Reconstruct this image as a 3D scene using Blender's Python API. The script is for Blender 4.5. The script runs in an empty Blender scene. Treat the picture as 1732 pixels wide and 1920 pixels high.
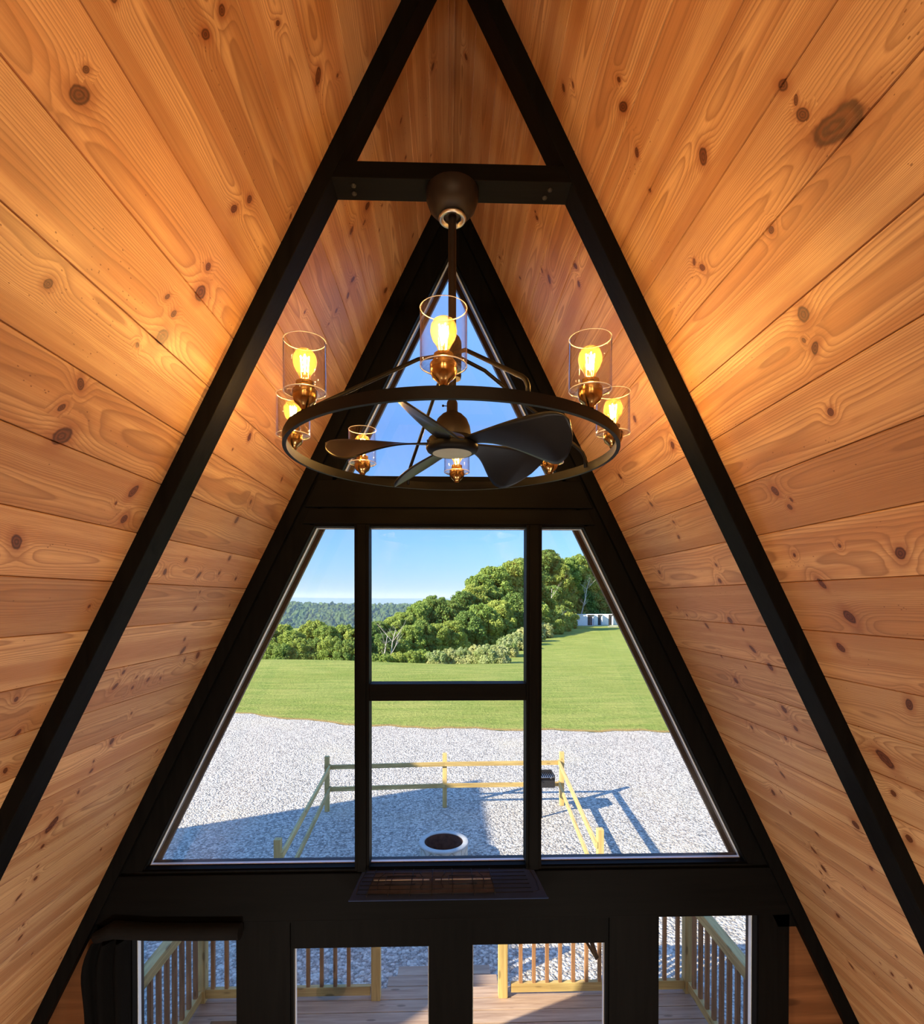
import bpy, bmesh, math, random
import numpy as np
from mathutils import Vector, Matrix, noise
C = bpy.context.scene.collection
SC = bpy.context.scene
R_ = math.radians
random.seed(7)

# ------------------------------------------------------------------ camera
cam_d = bpy.data.cameras.new('camera'); cam = bpy.data.objects.new('camera', cam_d); C.objects.link(cam)
YAW, PITCH, ROLL = 0.0289378, 0.0099957, 0.00072
cy_, sy_ = math.cos(YAW), math.sin(YAW); cp_, sp_ = math.cos(PITCH), math.sin(PITCH); cr_, sr_ = math.cos(ROLL), math.sin(ROLL)
MB_ = Matrix(((1, 0, 0), (0, 0, -1), (0, 1, 0)))
MY_ = Matrix(((cy_, -sy_, 0), (sy_, cy_, 0), (0, 0, 1)))
MP_ = Matrix(((1, 0, 0), (0, cp_, -sp_), (0, sp_, cp_)))
MQ_ = Matrix(((cr_, -sr_, 0), (sr_, cr_, 0), (0, 0, 1)))
RR = MQ_ @ MP_ @ MB_ @ MY_
rot = Matrix((RR[0], -RR[1], -RR[2])).transposed()
CAMZ = 3.85; CAMX = -0.0198
cam.matrix_world = Matrix.Translation((CAMX, 0, CAMZ)) @ rot.to_4x4()
cam_d.sensor_fit = 'HORIZONTAL'; cam_d.sensor_width = 36.0
cam_d.lens = 1020.0 * 36.0 / 1732.0
cam_d.shift_y = (1133.8 - 960.0) / 1732.0
cam_d.clip_start = 0.02; cam_d.clip_end = 20000
SC.camera = cam
SC.view_settings.view_transform = 'Standard'; SC.view_settings.look = 'None'
SC.view_settings.gamma = 1.0; SC.view_settings.use_curve_mapping = False
SC.view_settings.exposure = 0.0
try:
    SC.cycles.use_denoising = True
    SC.cycles.denoiser = 'OPENIMAGEDENOISE'
    SC.cycles.max_bounces = 10; SC.cycles.diffuse_bounces = 5; SC.cycles.transparent_max_bounces = 24
    SC.cycles.caustics_reflective = False; SC.cycles.caustics_refractive = False
    SC.cycles.sample_clamp_indirect = 6.0
    SC.cycles.volume_bounces = 0
    SC.cycles.volume_step_rate = 4.0
except Exception: pass

# ------------------------------------------------------------------ world + sun
SUN_EL = R_(28.8); SUN_DIR = Vector((0.861 * math.cos(SUN_EL), 0.508 * math.cos(SUN_EL), -math.sin(SUN_EL)))  # travel direction
w = bpy.data.worlds.new('sky'); SC.world = w; w.use_nodes = True
nt = w.node_tree; nt.nodes.clear()
sky = nt.nodes.new('ShaderNodeTexSky'); sky.sky_type = 'NISHITA'; sky.sun_disc = False
sky.sun_elevation = SUN_EL; sky.sun_rotation = math.atan2(-SUN_DIR.x, -SUN_DIR.y)
sky.altitude = 300; sky.air_density = 1.15; sky.dust_density = 0.05; sky.ozone_density = 4.0
bg = nt.nodes.new('ShaderNodeBackground'); bg.inputs[1].default_value = 0.36
wo = nt.nodes.new('ShaderNodeOutputWorld')
tcw = nt.nodes.new('ShaderNodeTexCoord'); spw = nt.nodes.new('ShaderNodeSeparateXYZ'); nt.links.new(tcw.outputs['Generated'], spw.inputs[0])
crw = nt.nodes.new('ShaderNodeValToRGB'); els = crw.color_ramp.elements
els[0].position = 0.0; els[0].color = (0.22, 0.31, 0.44, 1); els[1].position = 1.0; els[1].color = (1.2, 1.35, 1.55, 1)
for p_, c_ in ((0.10, (0.29, 0.40, 0.66)), (0.30, (0.46, 0.54, 0.72)), (0.5, (0.95, 1.1, 1.35))):
    e_ = els.new(p_); e_.color = c_ + (1,)
nt.links.new(spw.outputs[2], crw.inputs[0])
mlw = nt.nodes.new('ShaderNodeMix'); mlw.data_type = 'RGBA'; mlw.blend_type = 'MULTIPLY'; mlw.inputs[0].default_value = 1.0
nt.links.new(sky.outputs[0], mlw.inputs[6]); nt.links.new(crw.outputs[0], mlw.inputs[7])
nt.links.new(mlw.outputs[2], bg.inputs[0]); nt.links.new(bg.outputs[0], wo.inputs[0])
sd = bpy.data.lights.new('sun', 'SUN'); sd.energy = 13.0; sd.angle = R_(0.55); sd.color = (1.0, 0.87, 0.70)
so = bpy.data.objects.new('sun', sd); C.objects.link(so)
so.rotation_euler = SUN_DIR.to_track_quat('-Z', 'Y').to_euler(); so.location = (-20, -10, 30)

# ------------------------------------------------------------------ node helpers
def newmat(name):
    m = bpy.data.materials.new(name); m.use_nodes = True
    t = m.node_tree; t.nodes.clear()
    out = t.nodes.new('ShaderNodeOutputMaterial')
    return m, t, out
class N:
    def __init__(s, t): s.t = t
    def n(s, typ, **kw):
        o = s.t.nodes.new('ShaderNode' + typ)
        for k, v in kw.items():
            setattr(o, k, v)
        return o
    def link(s, a, b): s.t.links.new(a, b)
    def put(s, sock, v):
        if hasattr(v, 'is_output') or isinstance(v, bpy.types.NodeSocket): s.link(v, sock)
        else: sock.default_value = v
    def math(s, op, a, b=0.0, c=0.0, clamp=False):
        o = s.n('Math', operation=op, use_clamp=clamp)
        s.put(o.inputs[0], a); s.put(o.inputs[1], b); s.put(o.inputs[2], c)
        return o.outputs[0]
    def comb(s, x, y, z=0.0):
        o = s.n('CombineXYZ'); s.put(o.inputs[0], x); s.put(o.inputs[1], y); s.put(o.inputs[2], z); return o.outputs[0]
    def sep(s, v):
        o = s.n('SeparateXYZ'); s.put(o.inputs[0], v); return o.outputs
    def noise(s, vec, scale=1.0, detail=2.0, rough=0.5, dist=0.0):
        o = s.n('TexNoise'); s.put(o.inputs['Vector'], vec); o.inputs['Scale'].default_value = scale
        o.inputs['Detail'].default_value = detail; o.inputs['Roughness'].default_value = rough; o.inputs['Distortion'].default_value = dist
        return o.outputs[0]
    def white(s, v, dim='1D'):
        o = s.n('TexWhiteNoise', noise_dimensions=dim)
        if dim == '1D': s.put(o.inputs['W'], v)
        else: s.put(o.inputs['Vector'], v)
        return o.outputs
    def voro(s, vec, scale, feature='F1', rnd=1.0):
        o = s.n('TexVoronoi', feature=feature); s.put(o.inputs['Vector'], vec); o.inputs['Scale'].default_value = scale
        o.inputs['Randomness'].default_value = rnd
        return o.outputs
    def rmap(s, v, a, b, c=0.0, d=1.0, smooth=False):
        o = s.n('MapRange'); o.interpolation_type = 'SMOOTHSTEP' if smooth else 'LINEAR'
        s.put(o.inputs[0], v)
        for i, x in enumerate((a, b, c, d)): s.put(o.inputs[i + 1], x)
        return o.outputs[0]
    def mix(s, f, a, b, blend='MIX'):
        o = s.n('Mix', data_type='RGBA', blend_type=blend); s.put(o.inputs[0], f)
        for i, v in ((6, a), (7, b)):
            if isinstance(v, tuple): v = (v[0], v[1], v[2], 1.0)
            s.put(o.inputs[i], v)
        return o.outputs[2]
    def bump(s, h, strength=0.3, dist=0.01, normal=None):
        o = s.n('Bump'); s.put(o.inputs['Height'], h); o.inputs['Strength'].default_value = strength; o.inputs['Distance'].default_value = dist
        if normal is not None: s.link(normal, o.inputs['Normal'])
        return o.outputs[0]
    def bsdf(s, col, rough=0.5, metal=0.0, normal=None, spec=0.5, **kw):
        o = s.n('BsdfPrincipled')
        if isinstance(col, tuple): col = (col[0], col[1], col[2], 1.0)
        s.put(o.inputs['Base Color'], col); s.put(o.inputs['Roughness'], rough); s.put(o.inputs['Metallic'], metal)
        o.inputs['Specular IOR Level'].default_value = spec
        for k, v in kw.items(): s.put(o.inputs[k], v)
        if normal is not None: s.link(normal, o.inputs['Normal'])
        return o.outputs[0]
MAT = {}
def simple(name, col, rough=0.5, metal=0.0, spec=0.5, nscale=0.0, namt=0.15, bump=0.0):
    m, t, out = newmat(name); g = N(t); c = col
    nrm = None
    if nscale:
        tc = g.n('TexCoord').outputs['Object']
        f = g.noise(tc, nscale, 4.0, 0.6)
        lo = tuple(x * (1 - namt) for x in col); hi = tuple(min(1, x * (1 + namt)) for x in col)
        c = g.mix(g.rmap(f, 0.3, 0.7), lo, hi)
        if bump: nrm = g.bump(f, bump, 0.005)
    g.link(g.bsdf(c, rough, metal, nrm, spec), out.inputs[0])
    MAT[name] = m; return m

# --- pine boarding of the A-frame (uv in metres: u along the boards, v down the slope)
PITCH_B = 0.176; PH_B = 0.027
def pine(name, side, tint=(1, 1, 1)):
    m, t, out = newmat(name); g = N(t)
    uv = g.n('UVMap').outputs[0]
    u, v, _ = g.sep(uv)
    bn = g.math('DIVIDE', g.math('SUBTRACT', v, PH_B), PITCH_B)
    idx = g.math('FLOOR', bn); fr = g.math('FRACT', bn)
    seed = g.math('ADD', idx, side * 57.3 + 0.5)
    wn = g.white(seed); rv = wn[0]; rc = g.sep(wn[1])
    # knots: nearest knot vector baked by position
    at = g.n('Attribute', attribute_name='knot')
    ku, kv, ks = g.sep(at.outputs['Vector'])
    kvec = g.comb(ku, kv)
    wob = g.noise(g.comb(g.math('MULTIPLY', u, 30.0), g.math('MULTIPLY', v, 30.0), seed), 1.0, 2.0)
    kd = g.math('ADD', g.n('VectorMath', operation='LENGTH').outputs[1] if False else g.math('SQRT', g.math('ADD', g.math('MULTIPLY', ku, ku), g.math('MULTIPLY', kv, kv))), g.math('MULTIPLY', g.math('SUBTRACT', wob, 0.5), 0.8))
    kinf = g.math('POWER', 2.718, g.math('MULTIPLY', g.math('MULTIPLY', kd, kd), -0.10))
    # cathedral grain
    wv = g.math('SUBTRACT', g.math('SUBTRACT', fr, 0.5), g.math('MULTIPLY', g.math('SUBTRACT', rc[0], 0.5), 0.9))
    K = g.rmap(rc[1], 0, 1, 10.0, 60.0)
    big = g.noise(g.comb(g.math('MULTIPLY', u, 1.1), g.math('MULTIPLY', v, 5.0), g.math('MULTIPLY', seed, 3.7)), 1.0, 2.0, 0.5)
    q = g.math('ADD', g.math('MULTIPLY', g.math('MULTIPLY', wv, wv), K), g.math('MULTIPLY', u, g.rmap(rc[2], 0, 1, -2.4, 2.4)))
    q = g.math('ADD', q, g.math('MULTIPLY', big, 8.0))
    q = g.math('ADD', q, g.math('MULTIPLY', kinf, 2.6))
    sn = g.math('FRACT', q)
    ring = g.math('MULTIPLY', g.rmap(sn, 0.0, 0.82, 0.0, 1.0), g.rmap(sn, 0.86, 1.0, 1.0, 0.0))
    ring = g.math('POWER', ring, 2.2)
    fine = g.noise(g.comb(g.math('MULTIPLY', u, 7.0), g.math('MULTIPLY', v, 260.0), seed), 1.0, 3.0, 0.6)
    streak = g.noise(g.comb(g.math('MULTIPLY', u, 0.45), g.math('MULTIPLY', v, 14.0), g.math('MULTIPLY', seed, 1.9)), 1.0, 3.0, 0.55)
    lightc = tuple(a * b for a, b in zip((0.70, 0.44, 0.215), tint)); darkc = tuple(a * b for a, b in zip((0.30, 0.140, 0.060), tint))
    redc = tuple(a * b for a, b in zip((0.49, 0.245, 0.105), tint))
    c = g.mix(g.rmap(streak, 0.42, 0.60, 0.0, 0.95, True), lightc, redc)
    c = g.mix(g.math('MULTIPLY', g.rmap(rv, 0.35, 1.0), 0.5), c, redc)
    c = g.mix(g.math('MULTIPLY', ring, 0.72), c, darkc)
    c = g.mix(g.rmap(fine, 0.40, 0.72, 0.0, 0.42), c, darkc)
    tone = g.rmap(g.white(g.math('ADD', seed, 11.1))[0], 0, 1, 0.84, 1.10)
    c = g.mix(1.0, c, g.comb(tone, tone, tone), 'MULTIPLY')
    # knots
    halo = g.rmap(kd, 0.9, 2.6, 0.55, 0.0, True)
    has = g.math('GREATER_THAN', ks, 0.001)
    c = g.mix(g.math('MULTIPLY', halo, has), c, (0.27, 0.085, 0.028))
    kin = g.math('MULTIPLY', g.rmap(kd, 0.85, 1.12, 1.0, 0.0, True), has)
    kcol = g.mix(g.rmap(g.math('SINE', g.math('MULTIPLY', kd, 14.0)), -1, 1), (0.060, 0.017, 0.007), (0.150, 0.045, 0.016))
    c = g.mix(g.math('MULTIPLY', kin, 0.93), c, kcol)
    # sap specks on some boards
    sp = g.voro(g.comb(g.math('MULTIPLY', u, 1.0), g.math('MULTIPLY', v, 1.6), seed), 48.0)
    spm = g.math('MULTIPLY', g.math('LESS_THAN', sp[0], 0.13), g.math('GREATER_THAN', g.noise(g.comb(g.math('MULTIPLY', u, 2.0), g.math('MULTIPLY', v, 14.0), seed), 1.0, 1.0), 0.62))
    c = g.mix(g.math('MULTIPLY', spm, 0.7), c, (0.13, 0.045, 0.018))
    h = g.math('ADD', g.math('MULTIPLY', fine, 0.5), g.math('MULTIPLY', ring, 0.5))
    nrm = g.bump(h, 0.22, 0.002)
    g.link(g.bsdf(c, g.rmap(fine, 0.2, 0.8, 0.34, 0.5), 0.0, nrm, 0.4), out.inputs[0])
    MAT[name] = m; return m
pine('pine_left', 1); pine('pine_right', 2)

def wood(name, c1, c2, along=0, scale=1.0, rough=0.6, spec=0.3, knots=True):
    """plain sawn timber; grain runs along the object axis `along`"""
    m, t, out = newmat(name); g = N(t)
    xyz = g.sep(g.n('TexCoord').outputs['Object'])
    s = [26.0, 26.0, 26.0]; s[along] = 1.6
    rnd = g.n('ObjectInfo').outputs['Random']
    vec = g.comb(*[g.math('MULTIPLY', xyz[i], s[i] * scale) for i in range(3)])
    off = g.n('VectorMath', operation='ADD'); g.link(vec, off.inputs[0]); g.link(g.comb(g.math('MULTIPLY', rnd, 37.0), g.math('MULTIPLY', rnd, 91.0), 0.0), off.inputs[1])
    f = g.noise(off.outputs[0], 1.0, 4.0, 0.6, 0.6)
    c = g.mix(g.rmap(f, 0.3, 0.72), c1, c2)
    s2 = [9.0, 9.0, 9.0]; s2[along] = 2.6
    if knots:
        kv = g.voro(g.comb(*[g.math('MULTIPLY', xyz[i], s2[i] * scale) for i in range(3)]), 1.0)
        km = g.rmap(kv[0], 0.08, 0.16, 1.0, 0.0, True)
        c = g.mix(g.math('MULTIPLY', km, 0.6), c, tuple(x * 0.3 for x in c1))
    tone = g.rmap(rnd, 0, 1, 0.82, 1.12)
    c = g.mix(1.0, c, g.comb(tone, tone, tone), 'MULTIPLY')
    g.link(g.bsdf(c, rough, 0.0, g.bump(f, 0.25, 0.003), spec), out.inputs[0])
    MAT[name] = m; return m
for a, nm in enumerate('xyz'):
    wood('treated_' + nm, (0.38, 0.25, 0.085), (0.68, 0.50, 0.19), a)
    wood('baluster_' + nm, (0.20, 0.095, 0.042), (0.42, 0.22, 0.10), a)
wood('deck_board', (0.30, 0.19, 0.125), (0.54, 0.39, 0.27), 0)
for a, nm in enumerate('xyz'):
    wood('black_wood_' + nm, (0.0015, 0.0014, 0.0013), (0.0042, 0.0040, 0.0038), a, 1.4, 0.6, 0.07, False)
wood('soffit', (0.010, 0.006, 0.005), (0.026, 0.016, 0.012), 1, 1.0, 0.5, 0.4, False)
simple('black_metal', (0.005, 0.0046, 0.0046), 0.45, 0.0, 0.14, 40, 0.3)
simple('bronze_metal', (0.012, 0.0085, 0.0080), 0.45, 0.0, 0.2, 25, 0.2)
simple('ring_metal', (0.006, 0.0055, 0.0055), 0.5, 0.0, 0.12, 30, 0.2)
simple('brass', (0.42, 0.25, 0.09), 0.22, 1.0, 0.5, 20, 0.15)
simple('steel', (0.45, 0.45, 0.46), 0.3, 1.0, 0.5)
simple('blade_finish', (0.008, 0.0077, 0.0075), 0.36, 0.0, 0.25, 18, 0.2)
simple('light_lens', (0.42, 0.41, 0.30), 0.45, 0.0, 0.4, 12, 0.08)
simple('white_bead', (0.93, 0.93, 0.92), 0.5, 0.0, 0.5, 8, 0.04)
simple('black_fabric', (0.0035, 0.0035, 0.0038), 0.85, 0.0, 0.2, 200, 0.35, 0.3)
simple('roof_metal', (0.030, 0.028, 0.028), 0.45, 0.5, 0.5, 6, 0.2)
simple('heater_body', (0.018, 0.034, 0.095), 0.6, 0.0, 0.2, 9, 0.15)
simple('heater_wire', (0.010, 0.010, 0.011), 0.4, 0.5)
simple('reflector', (0.045, 0.036, 0.040), 0.55, 0.0, 0.25, 14, 0.35)
simple('quartz', (0.42, 0.44, 0.48), 0.12, 0.0, 0.7)
simple('rim_glass', (0.62, 0.58, 0.58), 0.15, 0.0, 0.8)
simple('grill_steel', (0.030, 0.030, 0.032), 0.6, 0.4, 0.4, 60, 0.4)
simple('container_white', (0.78, 0.77, 0.74), 0.55, 0.0, 0.4, 3, 0.05)
simple('container_dark', (0.05, 0.045, 0.04), 0.6, 0.0, 0.3, 3, 0.2)
simple('container_panel', (0.55, 0.58, 0.62), 0.4, 0.0, 0.4, 3, 0.1)
simple('bark', (0.20, 0.155, 0.115), 0.9, 0.0, 0.1, 9, 0.35, 0.4)
simple('pale_bark', (0.55, 0.50, 0.42), 0.85, 0.0, 0.1, 9, 0.25, 0.3)
simple('floor_wood', (0.30, 0.17, 0.085), 0.45, 0.0, 0.4, 8, 0.25)
simple('stone_slab', (0.33, 0.31, 0.28), 0.9, 0.0, 0.2, 4, 0.25, 0.3)

def glass_thin(name, tint, f0=0.035, edge=None, rough=0.0):
    m, t, out = newmat(name); g = N(t)
    lw = g.n('LayerWeight'); lw.inputs[0].default_value = 0.5
    frs = g.math('ADD', f0, g.math('MULTIPLY', g.math('POWER', lw.outputs['Facing'], 5.0), 0.9))
    col = tint + (1.0,)
    tr = g.n('BsdfTransparent')
    if edge:
        g.link(g.mix(g.math('POWER', lw.outputs['Facing'], 2.5), tint, edge), tr.inputs[0])
    else: tr.inputs[0].default_value = col
    gl = g.n('BsdfGlossy'); gl.inputs['Roughness'].default_value = rough; gl.inputs[0].default_value = (1, 1, 1, 1)
    mx = g.n('MixShader'); g.link(frs, mx.inputs[0]); g.link(tr.outputs[0], mx.inputs[1]); g.link(gl.outputs[0], mx.inputs[2])
    g.link(mx.outputs[0], out.inputs[0]); MAT[name] = m; return m
glass_thin('window_glass', (0.96, 0.975, 0.97))
glass_thin('shade_glass', (0.95, 0.95, 0.95), edge=(0.80, 0.76, 0.78))
glass_thin('bulb_glass', (1.0, 0.86, 0.58), edge=(0.98, 0.60, 0.22))
def glow_bulb():
    m = MAT['bulb_glass']; t = m.node_tree; g = N(t); out = [n for n in t.nodes if n.type == 'OUTPUT_MATERIAL'][0]
    src = out.inputs[0].links[0].from_socket
    tl = g.n('BsdfTranslucent'); tl.inputs[0].default_value = (1.0, 0.55, 0.16, 1)
    mx = g.n('MixShader'); mx.inputs[0].default_value = 0.028; g.link(src, mx.inputs[1]); g.link(tl.outputs[0], mx.inputs[2]); g.link(mx.outputs[0], out.inputs[0])
glow_bulb()
def emit(name, col, s):
    m, t, out = newmat(name); g = N(t); e = g.n('Emission'); e.inputs[0].default_value = col + (1.0,); e.inputs[1].default_value = s
    g.link(e.outputs[0], out.inputs[0]); MAT[name] = m
FIL = 1250.0
emit('filament', (1.0, 0.60, 0.22), FIL)
emit('floor_fill', (1.0, 0.93, 0.82), 105.0)  # fill light of the globes added on the ground floor
emit('rear_fill', (1.0, 0.68, 0.34), 500.0)  # fill light of the globes added over the loft

# gravel / lawn / foliage
def ground_mats():
    m, t, out = newmat('gravel'); g = N(t)
    P = g.n('TexCoord').outputs['Object']
    v1 = g.voro(P, 26.0); v2 = g.voro(P, 55.0)
    cr = g.sep(v1[1]); cr2 = g.sep(v2[1])
    big = g.noise(P, 0.35, 4.0, 0.6)
    c = g.mix(g.math('POWER', cr[0], 1.3), (0.15, 0.138, 0.120), (0.78, 0.70, 0.585))
    c = g.mix(g.math('MULTIPLY', cr2[1], 0.45), c, (0.80, 0.735, 0.635))
    c = g.mix(g.rmap(v1[0], 0.55, 0.9, 0.0, 0.6), c, (0.10, 0.095, 0.09))
    c = g.mix(g.rmap(big, 0.52, 0.7, 0.0, 0.35), c, (0.62, 0.54, 0.38))
    h = g.math('SUBTRACT', 1.0, g.math('ADD', v1[0], g.math('MULTIPLY', v2[0], 0.4)))
    g.link(g.bsdf(c, 0.9, 0.0, g.bump(h, 0.9, 0.03), 0.2), out.inputs[0]); MAT['gravel'] = m
    m, t, out = newmat('lawn'); g = N(t)
    P = g.n('TexCoord').outputs['Object']; x, y, z = g.sep(P)
    f1 = g.noise(P, 9.0, 5.0, 0.7); f2 = g.noise(g.comb(g.math('MULTIPLY', x, 0.35), g.math('MULTIPLY', y, 1.4)), 1.0, 4.0, 0.6)
    f3 = g.noise(P, 0.12, 2.0)
    c = g.mix(g.rmap(f1, 0.3, 0.7), (0.13, 0.20, 0.030), (0.38, 0.43, 0.10))
    c = g.mix(g.rmap(f2, 0.4, 0.62, 0.0, 0.5), c, (0.46, 0.43, 0.12))
    c = g.mix(g.rmap(f3, 0.45, 0.65, 0.0, 0.35), c, (0.18, 0.24, 0.03))
    # dry fringe along the drive
    at = g.n('Attribute', attribute_name='edge'); e = at.outputs['Fac']
    c = g.mix(g.math('MULTIPLY', g.rmap(g.math('ADD', e, g.math('MULTIPLY', f1, 0.5)), 0.7, 1.0), 0.8), c, (0.42, 0.25, 0.10))
    h = g.math('ADD', f1, g.math('MULTIPLY', f2, 1.5))
    g.link(g.bsdf(c, 0.95, 0.0, g.bump(h, 1.0, 0.12), 0.1), out.inputs[0]); MAT['lawn'] = m
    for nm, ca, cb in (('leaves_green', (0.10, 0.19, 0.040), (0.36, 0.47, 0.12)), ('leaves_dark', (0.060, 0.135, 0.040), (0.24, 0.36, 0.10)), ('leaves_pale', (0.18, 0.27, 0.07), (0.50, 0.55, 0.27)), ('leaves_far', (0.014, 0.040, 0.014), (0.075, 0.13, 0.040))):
        m, t, out = newmat(nm); g = N(t)
        a = g.n('Attribute', attribute_name='tone').outputs['Fac']; r = g.n('ObjectInfo').outputs['Random']
        c = g.mix(a, ca, cb)
        c = g.mix(g.math('MULTIPLY', r, 0.45), c, tuple(x * 1.5 for x in cb[:1]) + (cb[1] * 1.15, cb[2]))
        d = g.n('BsdfDiffuse'); g.link(c, d.inputs[0])
        tl = g.n('BsdfTranslucent'); g.link(g.mix(0.5, c, (0.35, 0.45, 0.03)), tl.inputs[0])
        mx = g.n('MixShader'); mx.inputs[0].default_value = 0.22 if nm != 'leaves_far' else 0.0
        g.link(d.outputs[0], mx.inputs[1]); g.link(tl.outputs[0], mx.inputs[2]); g.link(mx.outputs[0], out.inputs[0]); MAT[nm] = m
    m, t, out = newmat('cast_stone'); g = N(t)
    P = g.n('TexCoord').outputs['Object']; v = g.voro(P, 7.0, 'DISTANCE_TO_EDGE')
    f = g.noise(P, 9.0, 4.0)
    c = g.mix(g.rmap(f, 0.3, 0.7), (0.42, 0.38, 0.30), (0.68, 0.65, 0.56))
    c = g.mix(g.rmap(v[0], 0.0, 0.06, 0.55, 0.0), c, (0.26, 0.22, 0.16))
    g.link(g.bsdf(c, 0.85, 0.0, g.bump(g.rmap(v[0], 0, 0.1), 0.7, 0.02), 0.2), out.inputs[0]); MAT['cast_stone'] = m
    simple('cast_rim', (0.46, 0.45, 0.41), 0.8, 0.0, 0.3, 9, 0.12, 0.1)
    simple('rusty_steel', (0.085, 0.040, 0.026), 0.9, 0.0, 0.3, 14, 0.4, 0.1)
ground_mats()

# ------------------------------------------------------------------ object helpers
def link_mesh(name, me, mat, parent=None):
    o = bpy.data.objects.new(name, me); C.objects.link(o)
    if mat is not None: me.materials.append(MAT[mat] if isinstance(mat, str) else mat)
    if parent is not None: o.parent = parent
    return o
def tag(o, label=None, cat=None, group=None, kind=None):
    if label: o['label'] = label
    if cat: o['category'] = cat
    if group: o['group'] = group
    if kind: o['kind'] = kind
    return o
def empty(name, loc=(0, 0, 0), label=None, cat=None, group=None, rz=0.0, kind=None):
    o = bpy.data.objects.new(name, None); C.objects.link(o); o.location = loc; o.rotation_euler = (0, 0, rz)
    o.empty_display_size = 0.1
    return tag(o, label, cat, group, kind)
class Mesh:
    """collects shapes, builds ONE mesh object. Coordinates are world; `parent` offset is handled in build."""
    def __init__(s): s.bm = bmesh.new()
    def box(s, x0, x1, y0, y1, z0, z1, bev=0.0):
        vs = [s.bm.verts.new((x, y, z)) for x in (x0, x1) for y in (y0, y1) for z in (z0, z1)]
        F = [(0, 1, 3, 2), (4, 6, 7, 5), (0, 4, 5, 1), (2, 3, 7, 6), (0, 2, 6, 4), (1, 5, 7, 3)]
        fs = [s.bm.faces.new([vs[i] for i in f]) for f in F]
        if bev:
            es = list({e for f in fs for e in f.edges})
            bmesh.ops.bevel(s.bm, geom=es, offset=bev, segments=2, profile=0.6, affect='EDGES')
        return s
    def prism(s, poly, a, b, bev=0.0):
        """poly: list of 3D points (a planar outline), a: offset vector start, b: offset vector end"""
        a = Vector(a); b = Vector(b)
        lo = [s.bm.verts.new(Vector(p) + a) for p in poly]; hi = [s.bm.verts.new(Vector(p) + b) for p in poly]
        n = len(poly); fs = []
        fs.append(s.bm.faces.new(lo)); fs.append(s.bm.faces.new(hi[::-1]))
        for i in range(n):
            j = (i + 1) % n; fs.append(s.bm.faces.new([lo[j], lo[i], hi[i], hi[j]]))
        if bev:
            es = list({e for f in fs for e in f.edges})
            bmesh.ops.bevel(s.bm, geom=es, offset=bev, segments=2, profile=0.6, affect='EDGES')
        return s
    def xz(s, pts, y0, y1, bev=0.0):
        return s.prism([(p[0], 0, p[1]) for p in pts], (0, y0, 0), (0, y1, 0), bev)
    def bar(s, p, q, wd, dp, up=(0, 0, 1), bev=0.0):
        p = Vector(p); q = Vector(q); d = (q - p).normalized(); r = d.cross(Vector(up)).normalized(); u_ = r.cross(d)
        poly = [p + r * sx * wd / 2 + u_ * sz * dp / 2 for sx, sz in ((-1, -1), (1, -1), (1, 1), (-1, 1))]
        return s.prism(poly, (0, 0, 0), q - p, bev)
    def tube(s, pts, r, seg=8, cap=True):
        pts = [Vector(p) for p in pts]; rings = []
        rr = r if isinstance(r, (list, tuple)) else [r] * len(pts)
        prev = None
        for i, p in enumerate(pts):
            d = (pts[min(i + 1, len(pts) - 1)] - pts[max(i - 1, 0)]).normalized()
            if prev is None: a = d.orthogonal().normalized()
            else: a = (prev - d * prev.dot(d)).normalized()
            prev = a; b = d.cross(a)
            rings.append([s.bm.verts.new(p + (a * math.cos(2 * math.pi * k / seg) + b * math.sin(2 * math.pi * k / seg)) * rr[i]) for k in range(seg)])
        for i in range(len(rings) - 1):
            for k in range(seg):
                j = (k + 1) % seg; f = s.bm.faces.new([rings[i][k], rings[i][j], rings[i + 1][j], rings[i + 1][k]]); f.smooth = True
        if cap: s.bm.faces.new(rings[0][::-1]); s.bm.faces.new(rings[-1])
        return s
    def lathe(s, prof, cx=0, cy=0, cz=0, seg=32, closed=False, sharp=False):
        """prof: (r, z) list"""
        rings = []
        for r, z in prof:
            if r < 1e-6: rings.append([s.bm.verts.new((cx, cy, cz + z))])
            else: rings.append([s.bm.verts.new((cx + r * math.cos(2 * math.pi * k / seg), cy + r * math.sin(2 * math.pi * k / seg), cz + z)) for k in range(seg)])
        n = len(rings); rng = range(n if closed else n - 1)
        for i in rng:
            A, B = rings[i], rings[(i + 1) % n]
            for k in range(seg):
                j = (k + 1) % seg
                if len(A) == 1 and len(B) == 1: continue
                if len(A) == 1: f = s.bm.faces.new([A[0], B[j], B[k]])
                elif len(B) == 1: f = s.bm.faces.new([A[k], A[j], B[0]])
                else: f = s.bm.faces.new([A[k], A[j], B[j], B[k]])
                f.smooth = not sharp
        return s
    def build(s, name, mat, parent=None, local=False):
        if parent is not None and not local:
            M = Matrix.Translation(parent_loc(parent)).inverted()
            bmesh.ops.transform(s.bm, matrix=M, verts=s.bm.verts)
        bmesh.ops.recalc_face_normals(s.bm, faces=s.bm.faces)
        me = bpy.data.meshes.new(name); s.bm.to_mesh(me); s.bm.free()
        return link_mesh(name, me, mat, parent)
def parent_loc(p):
    v = Vector((0, 0, 0))
    while p is not None: v += p.location; p = p.parent
    return v
def struct(name, mb, mat, parent=None):
    o = mb.build(name, mat, parent)
    if parent is None: o['kind'] = 'structure'
    return o
def smooth_angle(o, deg=40):
    me = o.data
    for p in me.polygons: p.use_smooth = True
    try:
        bm = bmesh.new(); bm.from_mesh(me)
        for e in bm.edges:
            if len(e.link_faces) == 2 and e.calc_face_angle(0) > R_(deg): e.smooth = False
        bm.to_mesh(me); bm.free()
    except Exception: pass
    return o

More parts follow.
